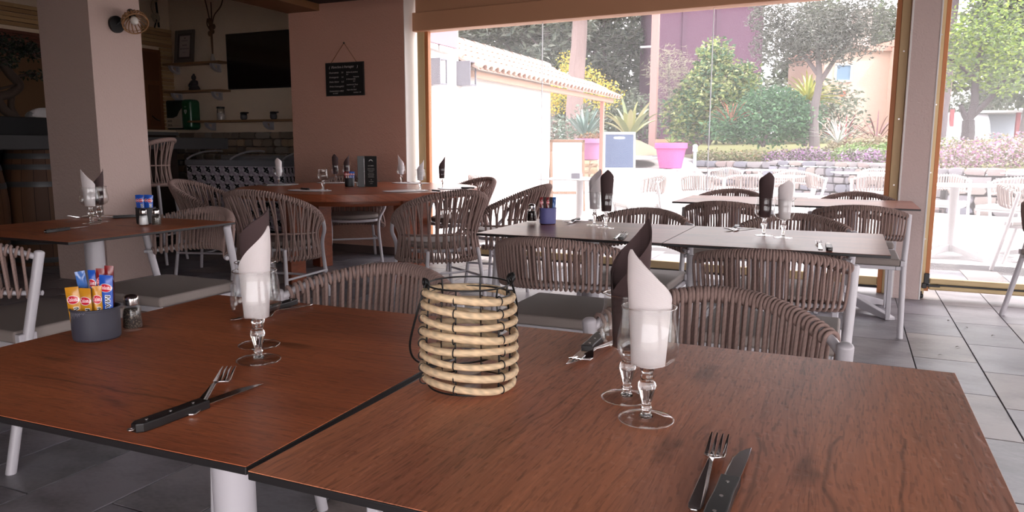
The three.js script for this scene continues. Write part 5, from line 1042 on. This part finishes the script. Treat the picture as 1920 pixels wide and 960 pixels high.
{
  flowerPot('big bright pink flower pot outside, at the end of the low stone wall', [-4.14, 0.60, -19.1], 0.40, 0.64, [0.44, 0.09, 0.25]);
  const g = thing('pot_grass', 'tuft of green grass growing in the bright pink pot', 'plant', [-4.14, 1.17, -19.1]); reseed(71); blades(g, 40, 0.34, 0.014, 0.75, [[0.16, 0.27, 0.06], [0.22, 0.32, 0.10]], 'leaf', 0.3);
  flowerPot('mauve flower pot standing on a block of yellow stone, behind the eave post', [-5.71, 0.83, -17.3], 0.34, 0.50, [0.42, 0.18, 0.33]);
  const pl = thing('stone_plinth', 'yellowish stone plinth under the mauve pot, behind the eave post', 'plinth', [-5.71, 0.36, -17.3]);
  reseed(72); const pm = [[0.50, 0.37, 0.24], [0.44, 0.33, 0.24], [0.53, 0.42, 0.30]].map((c) => std(c, 0.9));
  part('core', bx(-0.28, 0.28, 0.0, 0.46, -0.24, 0.24), pm[1], pl);
  for (let r = 0; r < 3; r++) for (let k = 0; k < 3; k++) { const s = part('stone', stone(0.20, 0.145, 0.56, 0.1), pm[(r + k) % 3], pl); s.position.set(-0.21 + k * 0.21, 0.08 + r * 0.155, 0); }
  const w = thing('pot_shrub', 'reddish dry plant in the mauve pot', 'plant', [-5.71, 1.27, -17.3]); foliage(w, [[0, 0.08, 0, 0.3, 0.12, 0.3]], 260, 0.07, [[0.26, 0.12, 0.08], [0.2, 0.16, 0.07]]);
  const ba = thing('agave', 'blue-green spiky agave behind the mauve pot', 'agave', [-6.2, 1.35, -18.4]); blades(ba, 30, 0.85, 0.075, 0.75, [[0.13, 0.20, 0.175], [0.17, 0.24, 0.21]], 'leaf', 0.12);
  flowerPot('terracotta flower pot beside the foot of the tall pink post', [-4.75, 0.93, -21.1], 0.26, 0.42, [0.45, 0.22, 0.15]);
  const ag = thing('agave', 'large yellow-edged agave above the slate blue menu board', 'agave', [-5.44, 1.36, -19.9]); reseed(73); blades(ag, 20, 1.15, 0.17, 0.75, [[0.36, 0.36, 0.17], [0.26, 0.31, 0.17], [0.45, 0.43, 0.24]], 'leaf', 0.25);
  const mnd = single('planting_mound', lathe([[0, 0.45], [0.5, 0.4], [0.9, 0.22], [1.15, 0]], 30), std([0.20, 0.17, 0.12], 1), 'earth mound under the yellow-edged agave behind the menu board', 'mound', [-5.7, 0.92, -19.9]); void mnd;
  const post = thing('timber_post', 'tall pink-painted square post by the mauve building', 'post', [-5.32, 0.9, -22.0]);
  part('shaft', rbx(-0.1, 0.1, 0.1, 4.9, -0.1, 0.1, 0.008), std([0.27, 0.165, 0.15], 0.8), post); part('foot_block', rbx(-0.5, 0.35, -0.1, 0.1, -0.3, 0.3, 0.02), std([0.33, 0.32, 0.35], 0.9), post);
  part('side_lamp', [rbx(-0.42, -0.1, 3.08, 3.13, -0.06, 0.06)], M.whiteMetal, post);
  const bl = thing('bollard_lamp', 'short grey bollard lamp right of the pink flower pot', 'lamp', [-3.74, 0.6, -20.2]); part('post', cyl(0.045, 0.045, 0.42, 18), std([0.33, 0.36, 0.40], 0.5), bl); part('lamp_head', cyl(0.07, 0.06, 0.14, 18).translate(0, 0.42, 0), std([0.45, 0.48, 0.52], 0.4), bl); part('cap', cyl(0.075, 0.03, 0.05, 18).translate(0, 0.56, 0), std([0.6, 0.62, 0.65], 0.4), bl);
}
// ---------------------------------------------------------------- outside: buildings beyond the garden
{
  const b = thing('mauve_building', 'mauve rendered building behind the flowering shrubs', 'building', [-5.45, 0.8, -31.6], 0.42);
  part('wall', bx(-2.1, 2.15, 0, 6.6, -4, 0), std([0.105, 0.05, 0.085], 0.9, { bumpMap: plasterBump, bumpScale: 0.01 }), b);
  part('pilaster', [bx(-1.1, -0.95, 0, 6.5, 0, 0.05), bx(0.25, 0.4, 0, 6.5, 0, 0.05)], std([0.09, 0.045, 0.075], 0.9), b);
  part('plinth', bx(-2.15, 2.2, 0, 0.7, 0, 0.06), std([0.09, 0.04, 0.06], 0.9), b);
  part('eave', bx(-2.3, 2.35, 6.55, 6.7, -4.2, 0.3), std([0.30, 0.16, 0.14], 0.8), b);
  const p = thing('peach_building', 'peach rendered building with a small white-framed window, right of the olive tree', 'building', [0.30, 1.2, -34.0], 0.42);
  const pe = std([0.56, 0.40, 0.32], 0.9, { bumpMap: plasterBump, bumpScale: 0.01 });
  part('wall', [bx(-1.6, 1.0, 0, 3.75, -4, 0), bx(1.0, 3.3, 0, 3.9, -4, 0.5)], pe, p);
  part('chimney', bx(0.05, 0.65, 3.6, 5.6, -1.6, -1.0), std([0.60, 0.50, 0.45], 0.9), p);
  part('roof', [bx(-1.7, 1.05, 3.75, 3.95, -4.1, 0.15), bx(0.95, 3.4, 3.9, 4.15, -4.1, 0.65)], std([0.50, 0.30, 0.24], 0.85), p);
  part('window_frame', [bx(-1.18, -0.48, 2.55, 2.62, 0, 0.06), bx(-1.18, -0.48, 3.2, 3.27, 0, 0.06), bx(-1.18, -1.11, 2.55, 3.27, 0, 0.06), bx(-0.55, -0.48, 2.55, 3.27, 0, 0.06)], std([0.75, 0.75, 0.74], 0.6), p);
  part('window_pane', bx(-1.11, -0.55, 2.62, 3.2, 0.005, 0.02), phys([0.16, 0.24, 0.33], 0.1), p);
  part('lamp', rbx(-0.9, -0.72, 1.95, 2.2, 0, 0.12, 0.02), std([0.5, 0.1, 0.06], 0.6), p);
}
// ---------------------------------------------------------------- outside: trees, shrubs, flowers
{
  const pineBark = std([0.22, 0.16, 0.15], 1, { bumpMap: stoneBump, bumpScale: 0.04 }), dark = std([0.05, 0.04, 0.045], 1), grey = std([0.14, 0.12, 0.12], 1);
  const pineC = [[0.10, 0.125, 0.09], [0.135, 0.155, 0.12], [0.07, 0.09, 0.075], [0.17, 0.185, 0.15]], oliveC = [[0.11, 0.115, 0.095], [0.15, 0.155, 0.135], [0.075, 0.085, 0.07]], needle = [0.34, 1.0];
  reseed(200);
  tree('thick pine trunk with a high crown, behind the yellow mimosa', [-8.28, 0.9, -23.4], [[[0, 0, 0], [0.06, 2, 0], [0.14, 4, -0.1], [0.05, 7, -0.1]]], [[0.30, 0.2]], [[0, 6.6, 0, 2.6, 1.1, 2.4], [-1.5, 5.6, 0.5, 1.3, 0.6, 1.2], [1.6, 6, 0, 1.2, 0.7, 1.2]], 6000, 0.30, pineC, needle, pineBark, 'pine_tree');
  const pines = [[-15.5, -29, 'pale grey-green pine rising over the annexe roof, farthest left'], [-13.2, -31, 'grey-green pine rising behind the middle of the annexe roof'], [-11.2, -28.8, 'grey-green pine left of the thick pine trunk'], [-10.4, -33.8, 'far grey-green pine right of the thick pine trunk'], [-8.8, -38.5, 'far pine behind the pink post'], [-17.5, -33, 'distant pine at the left edge of the window, over the mauve fascia']];
  for (const [x, z, label] of pines) tree(label, [x, 0.9, z], [[[0, 0, 0], [0.1, 2.5, 0], [-0.1, 5, 0.1], [0.05, 8, 0]], [[0.05, 3.2, 0], [0.7, 4.2, 0.3], [1.2, 4.6, 0.4]], [[0, 3.8, 0], [-0.8, 4.6, 0.2], [-1.2, 5, 0.3]]], [[0.16, 0.08], [0.05, 0.02], [0.05, 0.02]], [[0, 6.8, 0, 1.7, 1.5, 1.6], [0.9, 5.0, 0.3, 1.1, 0.7, 1.0], [-1.0, 5.3, 0.2, 1.1, 0.7, 1.0], [0.2, 3.8, 0.5, 1.2, 0.55, 0.9], [-0.6, 2.9, 0.2, 0.9, 0.6, 0.8]], 6000, 0.30, pineC, needle, grey, 'pine_tree');
  for (const [x, z, label] of [[-20, -37, 'tall broad tree in the far row, leftmost over the annexe roof'], [-16.5, -39, 'tall broad tree in the far row, second over the annexe roof'], [-13, -40, 'tall broad tree in the far row, above the yellow mimosa'], [-9.8, -41, 'tall broad tree in the far row, right above the yellow mimosa'], [-6.6, -42, 'tall broad tree in the far row, between pink post and mauve building']]) tree(label, [x, 0.8, z], [[[0, 0, 0], [0.1, 3, 0], [0, 6, 0]]], [[0.2, 0.1]], [[0, 5.5, 0, 2.3, 2.2, 1.4], [-0.9, 2.6, 0.3, 1.7, 1.4, 1], [1.1, 3.0, 0.2, 1.7, 1.5, 1], [0, 8.2, 0, 2.0, 1.5, 1.2], [0, 1.2, 0.3, 1.9, 1.1, 0.8]], 4600, 0.40, [[0.13, 0.15, 0.115], [0.17, 0.19, 0.15], [0.10, 0.12, 0.095]], [0.5, 1], grey);
  for (const [x, z, label] of [[-3.4, -26.6, 'dark scrub behind the variegated and dark shrubs, before the mauve wall'], [-1.5, -27.0, 'dark scrub showing between the dark shrub and the olive trunk'], [3.6, -33.6, 'dark scrub behind the white shed'], [-13.6, -26.5, 'grey scrub between the annexe roof and the pines'], [-10.3, -30.5, 'grey-green scrub under the pines left of the mimosa'], [-8.6, -29.3, 'grey-green undergrowth left of the tall pink post']]) { const t = thing('scrub_bush', label, 'bush', [x, 0.9, z]); foliage(t, [[0, 1.0, 0, 1.9, 1.3, 1.0], [0.8, 1.6, 0, 1.1, 0.9, 0.8], [-1, 1.4, 0.2, 1, 1, 0.8]], 3200, 0.15, [[0.13, 0.16, 0.11], [0.18, 0.20, 0.15], [0.09, 0.12, 0.08]]); part('stem', [rod([0, 0, 0], [0.1, 1.2, 0], 0.05, 7), rod([0, 0, 0], [-0.5, 1.3, 0.1], 0.04, 7)], grey, t); }
  const mim = thing('mimosa_bush', 'yellow-blossomed mimosa bush beyond the annexe roof', 'bush', [-8.8, 0.9, -25.2]);
  foliage(mim, [[0, 2.4, 0, 1.15, 0.75, 0.8], [-0.8, 1.9, 0.1, 0.8, 0.6, 0.6], [0.9, 2.0, 0, 0.8, 0.55, 0.6], [-0.3, 3.1, 0, 0.5, 0.4, 0.4]], 3600, 0.085, [[0.62, 0.47, 0.05], [0.55, 0.45, 0.10], [0.25, 0.29, 0.08], [0.66, 0.52, 0.10]], [0.7, 0.9]); part('stem', [rod([0, 0, 0], [-0.3, 2, 0], 0.06, 8), rod([0, 0, 0], [0.6, 1.9, 0], 0.05, 8)], grey, mim);
  const lb = thing('low_shrub', 'blue-green low shrubs at the foot of the pine, behind the easel sign', 'bush', [-8.0, 0.95, -21.2]); foliage(lb, [[0, 0.5, 0, 1.3, 0.6, 0.5], [0.9, 0.8, 0, 0.6, 0.7, 0.4]], 1800, 0.11, [[0.13, 0.19, 0.14], [0.18, 0.24, 0.19], [0.2, 0.15, 0.12]]);
  const rocks = [[0.42, 0.40, 0.42], [0.36, 0.34, 0.36]].map((c) => std(c, 0.95)); reseed(82);
  for (let i = 0; i < 7; i++) single('rock', stone(rr(0.35, 0.6), rr(0.22, 0.32), 0.4, 0.2), rocks[i % 2], 'pale grey rock in the border below the pine, ' + ['leftmost', 'second from the left', 'third from the left', 'middle one', 'third from the right', 'second from the right', 'rightmost'][i] + ' in the row', 'rock', [-9.1 + i * 0.46, 0.86 + rampY(-7, -18.6) - 0.55, -18.7 - 0.1 * (i % 3)], R() * 3, 'border rocks below the pine');
  // shrubs on the bank
  const bk = (x, z) => bankTop(x, z);
  const big = thing('variegated_shrub', 'large pale yellow-green variegated shrub in front of the mauve building', 'shrub', [-3.85, 1.2, -22.9]);
  reseed(83); foliage(big, [[0, 1.5, 0, 0.95, 1.1, 0.8], [-0.6, 0.9, 0.2, 0.75, 0.9, 0.6], [0.7, 1.0, 0.1, 0.8, 0.8, 0.6], [0.1, 2.5, 0, 0.6, 0.55, 0.5], [0.9, 1.9, 0, 0.5, 0.5, 0.5]], 9500, 0.13, [[0.22, 0.28, 0.09], [0.34, 0.37, 0.16], [0.09, 0.16, 0.06], [0.06, 0.13, 0.07]]); part('stem', [rod([0, 0, 0], [0.1, 1.6, 0], 0.05, 8), rod([0, 0, 0], [-0.5, 1.2, 0.1], 0.04, 8), rod([0, 0, 0], [0.6, 1.2, 0.1], 0.04, 8)], grey, big);
  const twig = thing('twiggy_bush', 'leafless twiggy bush hanging by the pink post against the mauve wall', 'bush', [-5.05, 2.6, -22.6]); reseed(84);
  foliage(twig, [[0, 0.9, 0, 0.75, 0.7, 0.4], [0.1, 0.1, 0, 0.5, 0.8, 0.3]], 1300, 0.12, [[0.34, 0.32, 0.25], [0.28, 0.25, 0.2], [0.36, 0.38, 0.24]], [0.12, 1.2]); part('stem', rod([0.1, -1.5, 0], [0, 1.2, 0], 0.03, 7), grey, twig);
  const dk = thing('dark_shrub', 'broad dark green shrub in the middle of the garden bank', 'shrub', [-2.2, 1.15, -21.9]); reseed(85);
  foliage(dk, [[0, 0.75, 0, 1.35, 0.72, 0.8], [-0.9, 0.6, 0.1, 0.7, 0.5, 0.5], [0.9, 0.7, 0, 0.6, 0.6, 0.5], [0.2, 1.25, 0, 0.8, 0.4, 0.5]], 9000, 0.10, [[0.06, 0.15, 0.075], [0.09, 0.20, 0.09], [0.05, 0.11, 0.06], [0.13, 0.25, 0.12]]); part('stem', [rod([0, 0, 0], [0.2, 0.8, 0], 0.05, 7), rod([0, 0, 0], [-0.5, 0.7, 0], 0.04, 7)], grey, dk);
  tree('olive tree with a slim grey trunk and airy grey-green crown, right of the dark shrub', [-0.88, 1.15, -21.7], [[[0, 0, 0], [-0.06, 0.9, 0], [0.02, 1.7, 0], [-0.1, 2.8, 0.1]], [[0, 1.6, 0], [0.4, 2.3, 0], [0.9, 3.0, 0.1]], [[-0.03, 1.9, 0], [-0.5, 2.5, 0], [-1.0, 2.9, 0]]], [[0.14, 0.05], [0.07, 0.03], [0.06, 0.025]], [[-0.1, 3.1, 0, 1.1, 0.9, 0.9], [-0.95, 2.7, 0, 0.75, 0.7, 0.7], [0.95, 3.1, 0, 0.9, 0.8, 0.7], [-1.3, 3.5, 0, 0.6, 0.6, 0.6], [0.4, 2.5, 0.2, 0.6, 0.45, 0.5]], 13000, 0.10, oliveC, [0.34, 1], grey, 'olive_tree');
  const cd = thing('cordyline', 'yellow-green spiky cordyline palm behind the olive trunk', 'palm', [-1.2, 1.2, -23.3]); part('trunk', tube([[0, 0, 0], [0.02, 0.7, 0], [0, 1.25, 0]], 0.07, 8, false, 12), grey, cd);
  { const head = new THREE.Group(); head.name = 'leaf_head'; head.position.set(0, 1.25, 0); cd.add(head); reseed(86); blades(head, 70, 1.0, 0.055, 1.25, [[0.46, 0.46, 0.11], [0.55, 0.54, 0.20], [0.36, 0.42, 0.12]], 'leaf', 0.35); }
  const fx = (label, pos, cols, len, n) => { const t = thing('flax_plant', label, 'plant', pos); blades(t, n, len, 0.035, 0.95, cols, 'leaf', 0.3); };
  reseed(87); fx('pinkish red flax plant in front of the variegated shrub', [-3.05, 1.75, -21.6], [[0.46, 0.15, 0.11], [0.52, 0.24, 0.17]], 0.85, 26);
  fx('purple-red flax plant left of the peach wall', [-0.15, 1.25, -22.9], [[0.34, 0.06, 0.08], [0.26, 0.07, 0.10]], 1.1, 16); fx('dark bronze flax plant before the peach wall', [0.62, 1.25, -22.6], [[0.19, 0.08, 0.09], [0.24, 0.12, 0.11]], 1.1, 20);
  fx('silvery white spiky plant right of the olive trunk', [-0.30, 1.25, -21.0], [[0.60, 0.60, 0.57], [0.50, 0.52, 0.48]], 0.85, 26);
  // flower masses and ground cover
  const mauve = [[0.24, 0.11, 0.25], [0.30, 0.16, 0.31], [0.10, 0.10, 0.06], [0.08, 0.09, 0.05], [0.36, 0.30, 0.36], [0.07, 0.07, 0.06]], pinkC = [[0.34, 0.17, 0.28], [0.28, 0.14, 0.23], [0.44, 0.34, 0.40], [0.13, 0.12, 0.06], [0.09, 0.09, 0.05], [0.20, 0.17, 0.09]], cover = [[0.12, 0.16, 0.05], [0.17, 0.18, 0.07], [0.08, 0.12, 0.04]], dry = [[0.25, 0.19, 0.12], [0.20, 0.17, 0.08], [0.30, 0.26, 0.18]];
  const mass = (name, label, cat, spots, count, size, cols, rx, ry) => { const t = thing(name, label, cat, [0, 0, 0]); foliage(t, spots.map(([x, z]) => [x, bk(x, z) + ry * 0.55, z, rx, ry, rx * 0.8]), count, size, cols, [0.8, 0.9], 'blossoms'); };
  reseed(88);
  mass('flower_patch', 'drift of mauve flowers above the stone wall, below the olive tree', 'flowers', [[-1.7, -20.7], [-1.2, -20.4], [-0.75, -20.1], [-1.0, -20.9]], 2600, 0.055, mauve, 0.42, 0.24);
  mass('flower_patch', 'smaller drift of mauve flowers above the wall, next to the window frame', 'flowers', [[0.0, -19.2], [0.35, -18.9], [0.5, -18.4]], 1500, 0.055, mauve, 0.36, 0.24);
  mass('flower_patch', 'wide pink flower bank seen through the clear panel right of the pillar', 'flowers', [[1.9, -16.4], [2.4, -16.2], [3.0, -16.3], [3.6, -16.0], [2.2, -17.4], [2.9, -17.4], [3.6, -17.3], [2.0, -18.4], [2.8, -18.6], [3.6, -18.8], [4.3, -17], [1.5, -17.2]], 9000, 0.055, pinkC, 0.55, 0.30);
  mass('ground_cover', 'yellow-green low plants on the bank, right of the bollard lamp', 'plants', [[-3.4, -21.3], [-2.9, -21.1], [-2.4, -20.9], [-3.7, -21.6]], 1800, 0.06, [...cover, ...dry], 0.42, 0.22);
  mass('ground_cover', 'bright green low plants on the bank, below the flax plants', 'plants', [[-0.1, -20.3], [0.4, -20.2], [0.8, -19.6], [0.2, -20.9], [0.9, -20.6]], 2200, 0.07, [[0.15, 0.24, 0.06], [0.20, 0.28, 0.10], [0.10, 0.17, 0.05]], 0.45, 0.24);
  mass('ground_cover', 'straw-coloured grasses on the bank behind the green low plants', 'plants', [[-0.2, -21.7], [0.5, -21.6], [1.0, -21.2]], 1500, 0.08, dry, 0.45, 0.32);
  mass('ground_cover', 'dry orange-green cover under the dark shrub', 'plants', [[-2.1, -21.0], [-1.5, -21.2], [-2.7, -21.3]], 1500, 0.055, [[0.40, 0.22, 0.10], ...cover], 0.42, 0.18);
  mass('ground_cover', 'green and yellow weeds at the left of the pink flower bank', 'plants', [[1.6, -19.2], [2.0, -19.8], [1.5, -20.2]], 1400, 0.07, cover, 0.42, 0.3);
  // trees to the right of the pillar
  tree('small tree with a dark forked trunk and fresh green leaves, above the pink flowers', [2.66, 1.2, -22.2], [[[0, -0.1, 0], [0.02, 0.35, 0], [0, 0.62, 0]], [[0, 0.6, 0], [-0.14, 0.85, 0], [-0.2, 1.0, 0.05]], [[0, 0.58, 0], [0.1, 1.0, 0], [0.08, 1.7, 0], [0.15, 2.4, 0]], [[0.04, 0.7, 0], [0.4, 1.1, 0], [0.7, 1.6, 0.1]], [[0.08, 1.6, 0], [-0.3, 2.0, 0], [-0.6, 2.2, 0]]], [[0.17, 0.14], [0.09, 0.05], [0.11, 0.05], [0.09, 0.04], [0.06, 0.03]], [[-0.4, 1.8, 0, 0.6, 0.5, 0.5], [0.6, 1.7, 0, 0.6, 0.5, 0.5], [0.1, 2.4, 0, 0.9, 0.6, 0.6], [0.9, 2.4, 0.1, 0.7, 0.6, 0.6], [-0.5, 2.6, 0, 0.7, 0.5, 0.5], [0.3, 3.1, 0, 0.9, 0.6, 0.6], [0.75, 1.35, 0.1, 0.4, 0.2, 0.3]], 3600, 0.10, [[0.17, 0.26, 0.05], [0.27, 0.36, 0.07], [0.12, 0.19, 0.05], [0.10, 0.14, 0.07]], [0.6, 1], dark, 'fruit_tree');
  tree('dark-trunked pine just right of the pillar, behind the small green tree', [2.55, 1.2, -28.3], [[[0, 0, 0], [0.05, 2.5, 0], [0.1, 5.5, 0], [0.1, 8, 0]]], [[0.26, 0.18]], [[0.4, 6.2, 0, 2.2, 1.0, 1.6], [1.6, 5.2, 0, 1.3, 0.7, 1]], 5000, 0.28, pineC, needle, std([0.10, 0.08, 0.09], 1, { bumpMap: stoneBump, bumpScale: 0.05 }), 'pine_tree');
  for (const [x, z, label] of [[5.2, -30, 'grey-green tree at the right edge, behind the small green tree'], [5.3, -38.5, 'far grey-green tree beyond the white shed'], [7.0, -34, 'far grey-green tree at the very right beyond the shed'], [0.9, -41.5, 'dark evergreen over the roof of the peach building'], [-1.6, -39, 'evergreen crown showing between mauve and peach buildings']]) tree(label, [x, 1.2, z], [[[0, 0, 0], [0.1, 2, 0], [0, 4, 0]]], [[0.16, 0.08]], [[0, 4.2, 0, 1.8, 1.6, 1.3], [-1, 3.2, 0, 1.2, 1, 1], [1, 3.3, 0.2, 1.2, 1, 1], [0, 5.8, 0, 1.2, 1, 1], [0.2, 2.0, 0, 1.2, 0.8, 0.8]], 7000, 0.26, [[0.10, 0.135, 0.075], [0.14, 0.175, 0.105], [0.07, 0.10, 0.06]], [0.5, 1], grey);
  // white garden shed roof with red posts
  const sh = thing('garden_shed', 'white polytunnel shed with red-brown posts, behind the small green tree', 'shed', [4.1, 1.3, -31.0], 0.2);
  part('tunnel_cover', surf((u, v) => [lerp(-1.3, 0.1, v), 1.0 * Math.sin(u * PI) + 0.05, -0.7 * Math.cos(u * PI)], 18, 4), phys([0.72, 0.72, 0.76], 0.6, { transmission: 0.2, thickness: 0 }), sh);
  part('flat_roof', bx(-0.3, 1.7, 1.02, 1.1, -0.9, 0.6), std([0.75, 0.75, 0.77], 0.5), sh); part('back_wall', bx(0.1, 1.6, 0, 1.02, -0.9, -0.8), std([0.35, 0.40, 0.46], 0.7), sh);
  for (const x of [-1.45, -1.1, 0.95, 1.55]) part('post', rbx(x - 0.06, x + 0.06, 0, x < 0 ? 1.15 : 1.02, 0.48, 0.6, 0.005), std([0.33, 0.09, 0.10], 0.8), sh);
}
// ---------------------------------------------------------------- outside: white terrace furniture
{
  const white = phys([0.62, 0.61, 0.62], 0.45, { clearcoat: 0.2 }), tb = thing('terrace_table', 'white terrace table nearest the glass, left of the middle with a grey ashtray on it', 'table', [-3.05, 0, -8.9]);
  part('tabletop', rbx(-0.4, 0.4, 0.735, 0.75, -0.4, 0.4, 0.004), white, tb); part('pedestal', cyl(0.045, 0.045, 0.70, 24).translate(0, 0.04, 0), white, tb);
  for (let k = 0; k < 4; k++) part('leg', extrude([[0.03, 0.05], [0.03, 0.115], [0.35, 0.03], [0.4, 0.014], [0.4, 0], [0.35, 0]], 0.036, 0.004).translate(0, 0, -0.018).rotateY(PI / 4 + k * PI / 2), white, tb);
  const T = [[-2.48, -13.3, 'white terrace table at the far left, beside the stone wall'], [-0.97, -10.95, 'white terrace table in the middle of the terrace with a grey ashtray'], [-1.25, -13.7, 'white terrace table farthest back with a grey ashtray, against the stone wall'], [0.2, -12.9, 'white terrace table by the stone wall, next to the window frame'], [1.03, -9.15, 'white terrace table close outside the clear panel right of the pillar'], [1.85, -9.25, 'white terrace table joined to the close one outside the right clear panel'], [2.65, -13.6, 'white terrace table corner at the far right by the pink flower bank']];
  for (const [x, z, label] of T) copy(tb, [x, 0, z], (x * 7) % 0.3, label);
  const wc = makeChair('white terrace chair facing away, left of the near terrace table against the white annexe', false, white, M.ropeLight, M.seatWhite);
  wc.position.set(-3.95, 0, -8.35); wc.rotation.y = -1.2;
  const Cs = [[-2.32, -9.0, 2.2, 'white terrace chair right of the near terrace table, mostly lost in glare'], [-1.72, -10.0, 0.0, 'white terrace chair, back to the glass, before the left end of the stone wall'], [-1.92, -13.1, PI, 'white terrace chair behind the far left table, facing the restaurant'], [-1.1, -13.0, 0.3, 'white terrace chair at the farthest table, arched back to the glass'], [-0.75, -11.75, PI, 'white terrace chair on the far side of the middle terrace table'], [-1.22, -10.25, 0.1, 'white terrace chair left of the middle terrace table, back to the glass'], [-0.22, -11.2, -1.35, 'white terrace chair seen from the side at the right end of the middle table'], [0.42, -13.6, PI, 'white terrace chair behind the table by the stone wall next to the window frame'], [0.30, -10.9, 0.1, 'white terrace chair back low beside the window frame'], [1.10, -10.9, 2.9, 'white terrace chair hard against the pillar, outside the right clear panel'], [1.72, -10.35, 2.6, 'white terrace chair facing in behind the close table outside the right panel'], [1.62, -8.35, -1.9, 'white terrace chair with pale cords nearest outside the right clear panel']];
  for (const [x, z, a, label] of Cs) copy(wc, [x, 0, z], a, label);
  const ash = thing('ashtray', 'small grey square ashtray on the near terrace table', 'ashtray', [-3.05, 0.75, -8.78]); part('tray', [bx(-0.055, 0.055, 0, 0.012, -0.055, 0.055), bx(-0.055, 0.055, 0.012, 0.065, -0.055, -0.045), bx(-0.055, 0.055, 0.012, 0.065, 0.045, 0.055), bx(-0.055, -0.045, 0.012, 0.065, -0.045, 0.045), bx(0.045, 0.055, 0.012, 0.065, -0.045, 0.045)], std([0.16, 0.16, 0.19], 0.6), ash);
  copy(ash, [-1.02, 0.75, -10.85], 0.3, 'small grey square ashtray on the middle terrace table'); copy(ash, [-1.2, 0.75, -13.6], 0.2, 'small grey square ashtray on the farthest terrace table');
}
renderer.render(scene, camera);
